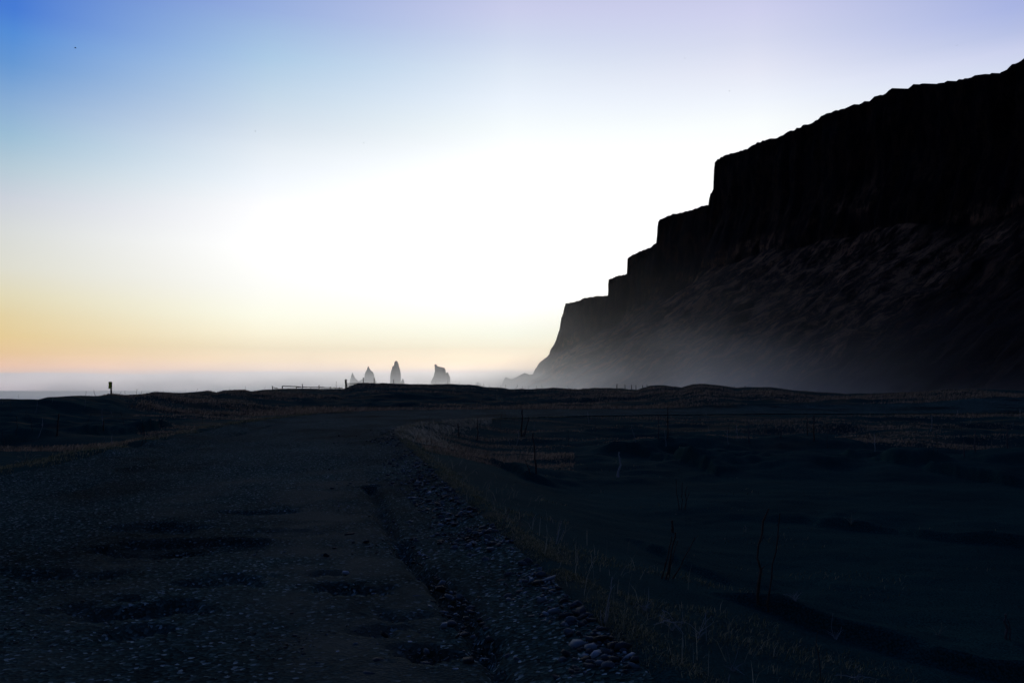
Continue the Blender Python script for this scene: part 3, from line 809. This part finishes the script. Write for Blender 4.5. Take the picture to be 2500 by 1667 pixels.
if len(X):
    g = blades('sparse_grass', X, Yv, terrain(X, Yv), rng.uniform(.03, .09, len(X)), .003, M['straw'], 1.0, (.3, 0))
    tag(g, 'a few bleached grass blades sprinkled over the open black sand', 'grass blades', kind='stuff')

# ------------------------------------------------------------------ stalks, tufts
def tube(pts, rad, sides=6):
    pts = np.array(pts, float); n = len(pts); vs = []
    for i in range(n):
        t = pts[min(i + 1, n - 1)] - pts[max(i - 1, 0)]; t /= np.linalg.norm(t) + 1e-9
        a = np.cross(t, [0.3, 1, .1]); a /= np.linalg.norm(a) + 1e-9; b_ = np.cross(t, a)
        th = np.linspace(0, 2 * np.pi, sides, endpoint=False)
        vs.append(pts[i] + rad[i] * (np.cos(th)[:, None] * a + np.sin(th)[:, None] * b_))
    vs = np.array(vs).reshape(-1, 3); idx = np.arange(n * sides).reshape(n, sides)
    f = np.stack([idx[:-1], np.roll(idx, -1, 1)[:-1], np.roll(idx, -1, 1)[1:], idx[1:]], -1).reshape(-1, 4)
    f = [list(map(int, q_)) for q_ in f] + [[int(a) for a in idx[0][::-1]], [int(a) for a in idx[-1]]]
    return vs, f

def join_parts(name, parts, mat, loc):
    vv, ff, o = [], [], 0
    for v, f in parts:
        vv.append(v); ff += [[a + o for a in q_] for q_ in f]; o += len(v)
    me = bpy.data.meshes.new(name); me.from_pydata(np.vstack(vv).tolist(), [], ff); me.update(); me.materials.append(mat)
    ob = link(bpy.data.objects.new(name, me)); ob.location = loc
    return ob

def stalk(name, base, top, wpx, mat, label, cat='dead stalk', group=None, bend=.03, twigs=2, extra=()):
    X, Yv, Z = ray_ground(*base); k = Yv / F
    parts = []
    for (b0, t0, w0) in [(base, top, wpx)] + list(extra):
        bx = (b0[0] - base[0]) * k; dx = (t0[0] - b0[0]) * k; hh = (b0[1] - t0[1]) * k
        n_ = 9; tt_ = np.linspace(0, 1, n_)
        wob = np.cumsum(rng.normal(0, bend * .45, n_)) * hh; wob -= wob[0]; wob -= tt_ * wob[-1]
        pts = np.stack([bx + dx * tt_ + wob, rng.uniform(-.12, .12) * hh * tt_, -.03 + (hh + .03) * tt_], 1)
        r_ = w0 * k * .5 * (1 - .45 * tt_) * (1 + .12 * rng.normal(size=n_))
        parts.append(tube(pts, r_))
        for q_ in range(twigs):
            i = rng.integers(3, n_ - 1); d_ = np.array([rng.choice([-1, 1]) * rng.uniform(.3, .8), rng.uniform(-.3, .3), rng.uniform(.4, 1)]) * hh * rng.uniform(.04, .12)
            parts.append(tube([pts[i], pts[i] + d_ * .6, pts[i] + d_], [r_[i] * .6, r_[i] * .45, r_[i] * .3], 5))
    ob = join_parts(name, parts, mat, (X, Yv, Z)); tag(ob, label, cat, group)
    return ob

G1 = 'dead stalks standing in the black sand'
S_ = M['stalk']; P_ = M['palestalk']
stalk('dead_stalk', (1851, 1484), (1875, 1259), 7, S_, 'thick dark dead stalk, taller left one of the pair in the open sand', group=G1, bend=.05)
stalk('dead_stalk', (1877, 1494), (1905, 1259), 4.5, S_, 'thinner dark dead stalk, right one of the pair in the open sand', group=G1, bend=.04)
stalk('dead_stalk', (1623, 1414), (1652, 1305), 6, S_, 'cluster of dark stalks leaning right over the ledge in the sand', group=G1, extra=[((1612, 1412), (1640, 1310), 4), ((1630, 1410), (1655, 1318), 3)])
stalk('dead_stalk', (1640, 1412), (1696, 1313), 3.5, S_, 'single thin stalk leaning far right beside the dark leaning cluster', group=G1)
stalk('dead_stalk', (1642, 1301), (1642, 1272), 7, S_, 'short dark upright stump just behind the leaning cluster', group=G1, twigs=0)
stalk('dead_stalk', (1509, 1164), (1512, 1104), 5.5, P_, 'pale bleached crooked stalk standing alone on the sand slope', group=G1, bend=.1, twigs=0)
stalk('dead_stalk', (1629, 1073), (1630, 996), 3.5, S_, 'tall thin dark stalk on the hummocks, rising across the far road', group=G1)
stalk('dead_stalk', (1607, 1071), (1607, 1012), 3, M['grey'], 'greyish stalk just left of the tall thin dark one on the hummocks', group=G1)
stalk('dead_stalk', (1986, 1078), (1987, 1015), 4, S_, 'dark stalk on the right hand hummocks with a shorter one at its left', group=G1)
stalk('dead_stalk', (1971, 1064), (1971, 1026), 3, S_, 'shorter stalk at the left of the dark one on the right hand hummocks', group=G1, twigs=0)
stalk('dead_stalk', (1829, 1083), (1829, 1033), 3.5, M['grey'], 'pale upright stalk on the hummocks between two dark ones', group=G1, twigs=0)
stalk('dead_stalk', (1905, 1070), (1907, 1024), 3, M['grey'], 'dull grey stalk right of the pale one on the hummocks', group=G1, twigs=0)
stalk('dead_stalk', (1273, 1066), (1275, 1000), 5, S_, 'tall dark forked stalk near the bend of the road', group=G1, extra=[((1279, 1066), (1291, 1018), 3), ((1275, 1060), (1285, 1035), 2)])
stalk('dead_stalk', (1309, 1157), (1302, 1060), 5, S_, 'dark stalk in the sand with thin sprigs crossing its left foot', group=G1, extra=[((1295, 1150), (1281, 1116), 3), ((1280, 1143), (1306, 1122), 1.5)])
stalk('dead_stalk', (1164, 1074), (1166, 1020), 3.5, S_, 'dark stalk on the hummock left of the tall forked one', group=G1)
stalk('dead_stalk', (1120, 1070), (1118, 1036), 4, S_, 'short dark stalk on the hummock right of the tawny grass bend', group=G1)
stalk('dead_stalk', (2458, 1560), (2456, 1500), 9, M['grey'], 'stubby grey split stump of a plant near the right edge of the sand', group=G1, bend=.12, extra=[((2464, 1558), (2460, 1512), 4)])
stalk('dead_stalk', (2460, 1094), (2459, 1043), 4, M['grey'], 'greyish stalk on the hummocks nearest the right edge', group=G1, twigs=0)
stalk('dead_stalk', (2382, 1104), (2384, 1052), 4, M['grey'], 'grey stalk, middle one of three on the far right hummocks', group=G1, twigs=0)
stalk('dead_stalk', (2354, 1118), (2355, 1076), 3.5, M['grey'], 'grey stalk, left one of three on the far right hummocks', group=G1, twigs=0)
stalk('dead_stalk', (1658, 1245), (1652, 1172), 2.2, S_, 'bunch of hair-thin dark stems in the open sand behind the short stump', group=G1, extra=[((1664, 1245), (1666, 1180), 2), ((1672, 1245), (1678, 1190), 2), ((1668, 1243), (1682, 1200), 1.5)])
stalk('dead_stalk', (140, 1065), (140, 1012), 5, S_, 'dark stalk standing left of the road in front of the shaded dune', group=G1)
stalk('dead_stalk', (253, 1050), (253, 1026), 4, S_, 'small dark stalk below the yellow marker in front of the dune', group=G1)
stalk('dead_stalk', (1224, 1293), (1248, 1236), 2.2, M['grey'], 'light twig leaning right on the turf half way along the ridge', group=G1)
stalk('dead_stalk', (1269, 1289), (1269, 1238), 1.8, M['grey'], 'light straight twig right of the leaning one on the turf', group=G1)
stalk('dead_stalk', (1356, 1328), (1371, 1274), 2.4, P_, 'whitish leaning twig pair at the edge of the turf and the sand', group=G1, extra=[((1342, 1330), (1344, 1314), 2), ((1360, 1322), (1376, 1290), 1.6)])
stalk('dead_stalk', (1473, 1525), (1495, 1412), 3, P_, 'tall pale split grass stem at the turf edge above the largest pale stone', group=G1, extra=[((1470, 1522), (1466, 1488), 2.5), ((1476, 1524), (1488, 1470), 2.5), ((1474, 1526), (1482, 1500), 2.5)])
stalk('dead_stalk', (1775, 1665), (1782, 1648), 3, P_, 'pale short blade pair at the very bottom of the sand', group=G1)
stalk('dead_stalk', (2008, 1660), (1998, 1545), 2.5, S_, 'thin bent dark stem rising from the bottom right litter', group=G1, twigs=1)

# tangles of straw
def tangle(base, rays, wpx, label, mat=P_):
    X, Yv, Z = ray_ground(*base); k = Yv / F; parts = []
    for pts in rays:
        P3 = [(dx * k, rng.uniform(-.02, .02), dy * k) for dx, dy in pts]
        q_ = np.linspace(0, 1, 8); src = np.linspace(0, 1, len(P3)); P3 = np.array(P3)
        pp = np.stack([np.interp(q_, src, P3[:, i]) for i in range(3)], 1); pp[:, 1] += rng.uniform(-.05, .05) * q_
        parts.append(tube(pp, wpx * k * .34 * (1 - .6 * q_), 5))
    if wpx < 2.9:
        for _ in range(16):
            hh = rng.uniform(10, 44) * k * .6; ax = rng.uniform(-1, 1); a0 = np.array([rng.normal(0, .6) * k, 0, -.01]); ax *= 1.6
            parts.append(tube([a0, a0 + np.array([ax * hh * .25, 0, hh * .6]), a0 + np.array([ax * hh * .8, 0, hh])], np.array([.8, .6, .2]) * k * .5, 4))
    ob = join_parts('straw_tuft', parts, mat, (X, Yv, Z)); tag(ob, label, 'straw tuft', 'tufts of dead straw')
tangle((1640, 1540), [[(0, 20), (-22, 26), (-28, -22)], [(0, 22), (20, 6), (38, -30), (46, -48)], [(2, 20), (16, 4), (30, -20)], [(22, 0), (26, 26), (24, 66)], [(-24, 30), (-18, 46), (-26, 52)], [(-30, 36), (-6, 22), (6, 14)],
        [(-2, 24), (-60, 6), (-110, 2)], [(4, 24), (-8, 42), (-22, 48)], [(0, 18), (14, 22), (30, 16)]], 2.6, 'sprawling pale tangle of dead straw on the turf edge, the largest tuft')
tangle((1705, 1560), [[(0, 0), (12, 34), (26, 64)], [(4, 10), (-20, 34), (-42, 42)], [(0, 0), (20, 40), (34, 52)], [(-6, 8), (30, 34), (34, 46)], [(18, 60), (18, -10), (16, -40)]], 2.0, 'loose grey straw tuft right of the largest tangle')
tangle((1575, 1492), [[(0, 0), (10, 24), (12, 52)], [(-20, 6), (-6, 14), (8, 10)], [(-36, -2), (-22, 16), (-28, 24)], [(-20, 0), (-22, 12), (-18, 24)], [(0, 0), (-10, 10), (-4, 16)]], 2.0, 'pale upright straws in a short row above the largest tangle')
tangle((1790, 1640), [[(0, 0), (-14, 40), (-22, 68)], [(-6, 0), (2, 30), (12, 60)], [(0, 10), (10, 6), (20, 0)]], 2.0, 'pair of crossed pale straws low in the picture right of the loose grey tuft')
tangle((60, 1130), [[(0, 0), (-10, 12), (-22, 16)], [(0, 0), (8, 22), (18, 34)], [(0, 0), (18, 14), (34, 4)], [(-6, 0), (-6, 18), (-16, 30)], [(4, 0), (2, 20), (6, 34)], [(10, 0), (24, 18), (36, 18)], [(-10, 0), (-20, 6), (-30, -2)]], 2.2, 'straggly dry tuft on the sand left of the road', M['straw'])
tangle((1818, 1300), [[(0, 0), (-3, 10), (-1, 20)], [(2, 0), (4, 10), (2, 16)]], 3, 'tiny green-grey sprout in the sand left of the stalk pair', M['straw'])
tangle((2078, 1288), [[(0, 0), (-8, 8), (-12, 14)], [(0, 0), (2, 12), (0, 22)], [(0, 0), (8, 8), (14, 8)]], 2, 'tiny faint sprout beyond the long ledge in the sand', M['straw'])
tangle((2290, 1550), [[(0, 0), (-10, 12), (-14, 22)], [(0, 0), (4, 18), (0, 34)], [(0, 0), (12, 12), (24, 12)], [(0, 0), (30, -6), (60, -22)], [(0, 0), (-20, 0), (-34, -4)]], 2, 'flattened thin tuft in front of the stubby grey stump', M['straw'])
tangle((1942, 1472), [[(0, 0), (-6, 10), (2, 18)], [(0, 0), (8, 14), (14, 26)], [(0, 0), (-14, 14), (-30, 16)]], 2, 'small pale curled sprout right of the foot of the stalk pair')
tangle((2090, 1660), [[(0, 6), (-20, 12), (-44, 12), (-70, 6)], [(0, 6), (-6, 26), (2, 44)], [(0, 6), (20, 8), (44, -6)], [(0, 6), (-26, 0), (-40, 10)], [(10, 0), (30, 6), (60, -4)]], 2.4, 'flat mat of broken straw at the bottom right of the sand')
tangle((2040, 1560), [[(0, 0), (-8, 26), (-4, 60)], [(0, 0), (10, 20), (14, 30)]], 1.8, 'thin wisps by a dark hollow below the open sand')
tangle((1330, 1440), [[(-92, 12), (-86, 4), (-96, 16), (-90, 0)]], 2, 'short white twig lying over the wide grey cobble')
tangle((975, 1070), [[(0, 0), (-14, 10), (-30, 2)], [(4, 0), (-8, 16), (-22, 12)], [(10, 2), (2, 18), (-14, 18)], [(0, 0), (14, 12), (30, 8)], [(-4, 0), (-20, 4), (-28, -6)], [(10, 0), (26, 12), (44, 6)]], 2.6, 'tawny clump of long grass at the inner corner of the road bend', M['straw'])
ob_ = None

LAND = [(0, 'at the far left edge'), (170, 'below the yellow marker'), (360, 'between marker and broken fence'), (640, 'below the broken fence'), (900, 'below the needle stack'),
        (1060, 'below the blocky stack'), (1210, 'by the forked stalk'), (1400, 'behind the pale crooked stalk'), (1560, 'by the tall thin stalk'), (1740, 'below the two posts in the dip'),
        (1900, 'by the two dark stalks'), (2080, 'right of the two dark stalks'), (2260, 'by the three grey stalks'), (2420, 'at the far right edge')]
def where(px, py):
    w_ = [t_ for p_, t_ in LAND if p_ <= px][-1]
    return ('on the far dune ' if py < 978 else 'on the middle hummocks ' if py < 1030 else 'on the near hummocks ') + w_
# many thin far stems (a repeat nothing tells apart)
cnt = 0
base_me = []
for i in range(6):
    n_ = 6; tt_ = np.linspace(0, 1, n_)
    pts = np.stack([np.cumsum(rng.normal(0, .035, n_)), np.cumsum(rng.normal(0, .03, n_)), tt_], 1)
    pr = [tube(pts, .012 * (1 - .5 * tt_), 5)]
    for j in range(2):
        k_ = rng.integers(2, n_ - 1); pr.append(tube([pts[k_], pts[k_] + np.array([rng.uniform(-.12, .12), 0, .14])], [.007, .004], 4))
    me_o = join_parts('withered_plant', pr, M['stalk'] if i < 4 else M['palestalk'], (0, 0, -100)); base_me.append(me_o.data); bpy.data.objects.remove(me_o)
while cnt < 120:
    px = rng.uniform(0, 2500); py = rng.uniform(985, 1110) if rng.random() < .8 else rng.uniform(955, 985)
    if 560 < px < 960 and py > 985: continue
    X, Yv, Z = ray_ground(px, py)
    d_, s_, _ = seg_dist(np.array([X]), np.array([Yv]), RE[::3]); d2_, s2_, _ = seg_dist(np.array([X]), np.array([Yv]), LE[::3])
    if s_[0] < 0 and s2_[0] > 0: continue
    if Yv > 125 or Yv < 14: continue
    k_ = int(rng.integers(0, 6)); o = bpy.data.objects.new('withered_plant', base_me[k_]); scene.collection.objects.link(o)
    hh = rng.uniform(.22, .7); o.location = (X, Yv, Z - .02); o.scale = (hh * 1.1, hh * 1.1, hh); o.rotation_euler = (rng.uniform(-.15, .15), rng.uniform(-.2, .2), rng.uniform(0, 6.28))
    tag(o, ('tall ' if hh > .52 else 'short ' if hh < .33 else 'thin ') + ('dark' if k_ < 4 else 'bleached') + ' dead plant ' + where(px, py), 'dead plant', 'dark dead stems scattered on the dunes' if k_ < 4 else 'bleached dead stems scattered on the dunes')
    cnt += 1
# hair stems on the skyline
sky_stems = [(214, 968, 12), (238, 967, 16), (296, 965, 9), (306, 965, 11), (336, 964, 14), (345, 964, 9), (482, 958, 9), (561, 954, 7), (600, 952, 8), (1020, 938, 6), (1064, 939, 7), (1094, 939, 8), (1124, 940, 6), (1150, 940, 7), (1180, 944, 8), (1196, 946, 7), (1222, 948, 7), (1234, 949, 9), (1262, 950, 11), (1276, 951, 7), (1290, 951, 8), (1310, 950, 8), (1325, 950, 9), (1388, 951, 7), (1396, 951, 6), (820, 951, 18), (646, 953, 7)]
for px, py, hp in sky_stems:
    D = float(crest_dist(px)) ; X = (px - 1250) / F * D; Z = float(terrain(np.array([X]), np.array([D]))[0])
    o = bpy.data.objects.new('withered_plant', base_me[int(rng.integers(0, 4))]); scene.collection.objects.link(o)
    hh = px_size(hp, D) + .08; o.location = (X, D, Z - .06); o.scale = (hh * 2.2, hh * 2.2, hh); o.rotation_euler = (0, rng.uniform(-.15, .15), rng.uniform(0, 6.28))
    ws = {214: 'first left of the yellow marker', 238: 'close left of the yellow marker', 296: 'first right of the yellow marker', 306: 'second right of the yellow marker', 336: 'third right of the marker, taller', 345: 'fourth right of the marker',
          482: 'between marker and fence', 561: 'well left of the broken fence', 600: 'left of the broken fence', 646: 'at the left end of the broken fence', 820: 'left of the gate post, tallest'}.get(px)
    if ws is None: ws = ('left of' if px < 1060 else 'right of') + ' the blocky sea stack' if px < 1110 else ('over the low sea rock' if px < 1190 else ('before the pointed headland foot' if px < 1300 else 'before the misty slope'))
    tag(o, 'thin dry stem against the sky on the crest, ' + ws, 'dead plant', 'thin stems along the skyline')

# ------------------------------------------------------------------ fence, marker and posts on the crest
def bar(a, b_, w, d):
    a = np.array(a, float); b_ = np.array(b_, float); t = b_ - a; L = np.linalg.norm(t); t /= L
    side = np.array([0, 1, 0.]); up = np.cross(side, t); up /= np.linalg.norm(up) + 1e-9
    n_ = 4; vs = []
    for i in range(n_ + 1):
        c = a + t * L * i / n_ + up * rng.normal(0, w * .06)
        for su, ss in ((-1, -1), (1, -1), (1, 1), (-1, 1)):
            vs.append(c + up * su * w / 2 + side * ss * d / 2)
    f = []
    for i in range(n_):
        for j in range(4):
            f.append([i * 4 + j, i * 4 + (j + 1) % 4, i * 4 + 4 + (j + 1) % 4, i * 4 + 4 + j])
    f += [[3, 2, 1, 0], [n_ * 4, n_ * 4 + 1, n_ * 4 + 2, n_ * 4 + 3]]
    return np.array(vs), f

def px_pt(px, py, D):
    d = pix_dir(px, py); t = D / d[1]
    return np.array([d[0] * t, D, CH + d[2] * t])

def fence(name, label, DF, posts, rails):
    o0 = px_pt(posts[0][0], posts[0][2], DF)
    root = bpy.data.objects.new(name, None); link(root); root.location = o0; root.empty_display_size = .2
    tag(root, label, 'fence')
    for p in posts:
        px, yt, yb, wp = p[:4]; lean = p[4] if len(p) > 4 else 0
        v, f = bar(px_pt(px, yb + 3, DF) - o0, px_pt(px + lean, yt, DF) - o0, px_size(wp, DF), px_size(wp, DF))
        me = bpy.data.meshes.new('post'); me.from_pydata(v.tolist(), [], f); me.update(); me.materials.append(M['wood'])
        ob = link(bpy.data.objects.new('post', me), root)
        if len(p) > 5: ob['label'] = p[5]
    for (x0, y0, x1, y1, wp, dd) in rails:
        v, f = bar(px_pt(x0, y0, DF + dd) - o0, px_pt(x1, y1, DF + dd) - o0, px_size(wp, DF), .04)
        me = bpy.data.meshes.new('rail'); me.from_pydata(v.tolist(), [], f); me.update(); me.materials.append(M['wood'])
        link(bpy.data.objects.new('rail', me), root)
DF = 104
fence('wooden_fence', 'low broken dark wooden rail fence on the dune crest left of the tall gate post', DF,
      [(665, 942, 953, 1.6), (689, 942, 951, 2.0), (724, 943, 952, 1.6), (738, 937, 952, 1.4), (779, 940, 951, 1.6), (806, 944, 951, 1.3), (759, 944, 952, 1.2), (829, 945, 951, 1.3)],
      [(665, 945, 674, 947, 1.6, .1), (674, 946, 680, 950, 1.3, .1), (689, 942.5, 734, 944, 2.0, .1), (724, 945, 790, 945, 1.5, .1), (738, 944.5, 836, 947, 1.7, .12), (665, 950, 720, 949, 1.8, .1), (700, 949, 841, 949.5, 1.7, .1)])
fence('wooden_fence', 'dark rail fence climbing the dune from the tall gate post towards the sea stacks', DF + 4,
      [(844.5, 926, 951, 4.2, 0, 'thick tall gate post'), (887, 921.5, 938, 1.4), (913.5, 922.5, 938, 1.4), (961, 926.5, 938, 1.1)],
      [(846, 936, 900, 934.5, 1.2, .1), (846, 939, 890, 936, 1.4, .12), (846, 942.5, 880, 938.5, 1.4, .1), (848, 945, 872, 941, 1.3, .12)])

# yellow marker
D = 78.0
o0 = px_pt(271.5, 967, D)
mk = bpy.data.objects.new('trail_marker', None); link(mk); mk.location = o0
tag(mk, 'tall yellow rectangular marker plate on a dark post on the left dune crest', 'marker')
v, f = bar((0, 0, -.15), px_pt(271.5, 932, D) - o0, px_size(3.6, D), .08)
me = bpy.data.meshes.new('post'); me.from_pydata(v.tolist(), [], f); me.update(); me.materials.append(M['wood']); link(bpy.data.objects.new('post', me), mk)
import bmesh
bm = bmesh.new(); bmesh.ops.create_cube(bm, size=1)
bmesh.ops.scale(bm, vec=(px_size(6.6, D), .05, px_size(17, D)), verts=bm.verts); bmesh.ops.bevel(bm, geom=bm.edges[:], offset=.012, segments=2, affect='EDGES')
me = bpy.data.meshes.new('plate'); bm.to_mesh(me); bm.free(); me.materials.append(M['yellow'])
pl = link(bpy.data.objects.new('plate', me), mk); c = px_pt(269.5, 940.3, D) - o0; pl.location = (c[0], -.09, c[2])

# fence posts on the skyline at right
FP = 'weathered posts standing along the right hand dune crest'
names = ['leftmost and tallest weathered post on the dune crest in front of the misty slope', 'second post from the left on the dune crest in front of the mist', 'third post from the left on the dune crest in front of the mist',
         'fourth post from the left, a short one on the misty dune crest', 'fifth post from the left, at the foot of the first hummock', 'sixth post from the left, half sunk in the first hummock',
         'left post of the two in the dip between the two big hummocks', 'right post of the two in the dip between the two big hummocks']
for i, (px, yt, yb) in enumerate([(1506, 937, 950), (1526, 938.5, 950), (1542, 939, 950), (1553, 940, 951), (1569, 940, 951), (1580, 939.5, 946), (1793, 943, 951), (1819, 942, 950)]):
    D = 113.0; o0 = px_pt(px, yb, D); hh = px_size(yb - yt, D)
    pts = np.array([(0, 0, -.4), (rng.normal(0, .01), 0, hh * .5), (rng.normal(0, .03), 0, hh * .9), (0, 0, hh)])
    v, f = tube(pts, np.array([.055, .052, .05, .03]) * (1.3 if i == 0 else 1), 8)
    ob = join_parts('fence_post', [(v, f)], M['wood'], o0); tag(ob, names[i], 'post', FP)

# ------------------------------------------------------------------ birds
def bird_mesh(flap, seed):
    parts = []
    body = [(-.28, 0, 0), (-.2, 0, .01), (-.08, 0, .02), (.05, 0, .02), (.14, 0, .02), (.2, 0, .03), (.25, 0, .02)]
    parts.append(tube(body, [.02, .045, .075, .08, .06, .045, .012], 8))
    for s_ in (-1, 1):
        w = []; 
        for t, ch, z_ in ((0, .2, 0.02), (.35, .18, flap * .7), (.7, .13, flap), (1, .03, flap * .75)):
            for du in (.5, -.5):
                w.append((ch * du - .05 * t, s_ * .55 * t, z_ + .012)); 
            for du in (-.5, .5):
                w.append((ch * du - .05 * t, s_ * .55 * t, z_ - .004))
        f = []
        for i in range(3):
            for j in range(4):
                q_ = [i * 4 + j, i * 4 + (j + 1) % 4, i * 4 + 4 + (j + 1) % 4, i * 4 + 4 + j]; f.append(q_ if s_ > 0 else q_[::-1])
        f += [[0, 1, 2, 3], [12, 13, 14, 15]]
        parts.append((np.array(w, float), f))
    return parts
for i, (px, py, D, rz_, lab) in enumerate([(184, 118, 190, .5, 'dark bird flying in the deep blue upper left of the sky'), (623, 321, 380, 1.2, 'distant speck of a bird left of centre above the glow'),
                     (888, 350, 520, .3, 'very faint small bird above the middle of the glow'), (1672, 143, 480, 1.0, 'faint distant bird high above the stepped headland'),
                     (1781, 223, 430, .2, 'faint bird just above the long slope of the headland'), (2336, 112, 430, .8, 'faint bird near the upper right corner over the summit')]):
    ob = join_parts('bird', bird_mesh(.16 + .05 * (i % 3), i), M['bird'], px_pt(px, py, D)); ob.rotation_euler = (.15, 0, rz_)
    tag(ob, lab, 'bird', 'birds circling off the cliff')

# ------------------------------------------------------------------ low sea haze
bm = bmesh.new(); bmesh.ops.create_cube(bm, size=1)
x0, x1, y0, y1, z0, z1 = -9500, 9500, -4000, 16500, -14, 330
bmesh.ops.scale(bm, vec=(x1 - x0, y1 - y0, z1 - z0), verts=bm.verts); bmesh.ops.translate(bm, vec=((x0 + x1) / 2, (y0 + y1) / 2, (z0 + z1) / 2), verts=bm.verts)
me = bpy.data.meshes.new('haze'); bm.to_mesh(me); bm.free()
hz = link(bpy.data.objects.new('haze', me)); tag(hz, 'pale sea haze lying low over the shore and the foot of the headland', 'haze', kind='stuff')
m = bpy.data.materials.new('sea_haze'); m.use_nodes = True; nt = m.node_tree; nt.nodes.clear()
out = nt.nodes.new('ShaderNodeOutputMaterial'); pv = nt.nodes.new('ShaderNodeVolumePrincipled'); nt.links.new(pv.outputs[0], out.inputs['Volume'])
pv.inputs['Color'].default_value = (.95, .97, .97, 1); pv.inputs['Anisotropy'].default_value = .82
geo = nt.nodes.new('ShaderNodeNewGeometry'); sp = nt.nodes.new('ShaderNodeSeparateXYZ'); nt.links.new(geo.outputs['Position'], sp.inputs[0])
def hm(op, a, b_=None, clamp=False):
    n_ = nt.nodes.new('ShaderNodeMath'); n_.operation = op; n_.use_clamp = clamp
    for i, v in enumerate((a, b_)):
        if v is None: continue
        if isinstance(v, (int, float)): n_.inputs[i].default_value = v
        else: nt.links.new(v, n_.inputs[i])
    return n_.outputs[0]
def hr(src, a, b_):
    n_ = nt.nodes.new('ShaderNodeMapRange'); n_.interpolation_type = 'SMOOTHSTEP'; n_.inputs['From Min'].default_value = a; n_.inputs['From Max'].default_value = b_
    nt.links.new(src, n_.inputs['Value']); return n_.outputs[0]
HAZE_D, HAZE_H = .0066, 12.5
dens = hm('EXPONENT', hm('MULTIPLY', sp.outputs[2], -1 / HAZE_H))
dens = hm('MULTIPLY', dens, hr(sp.outputs[1], 150, 600))
dens = hm('MULTIPLY', dens, hr(sp.outputs[1], 2600, 2000))
dens = hm('MULTIPLY', dens, hr(sp.outputs[0], 380, 90))
dens = hm('MULTIPLY', dens, hr(sp.outputs[0], -1000, -250))
dens = hm('MULTIPLY', dens, hm('ADD', hm('MULTIPLY', hr(sp.outputs[0], -60, 40), .58), .42))
hn = nt.nodes.new('ShaderNodeTexNoise'); hn.inputs['Scale'].default_value = .011; hn.inputs['Detail'].default_value = 3
hmap = nt.nodes.new('ShaderNodeMapping'); hmap.inputs['Scale'].default_value = (1, .6, 2.6)
nt.links.new(geo.outputs['Position'], hmap.inputs[0]); nt.links.new(hmap.outputs[0], hn.inputs['Vector'])
wisp = hr(hn.outputs[0], .38, .64)
dens = hm('MULTIPLY', dens, hm('ADD', hm('MULTIPLY', wisp, 1.5), .25))
dens = hm('MULTIPLY', dens, HAZE_D)
nt.links.new(dens, pv.inputs['Density'])
try: m.cycles.volume_step_rate = .03
except Exception: pass
try: m.cycles.volume_sampling = 'DISTANCE'
except Exception: pass
hz.data.materials.append(m)
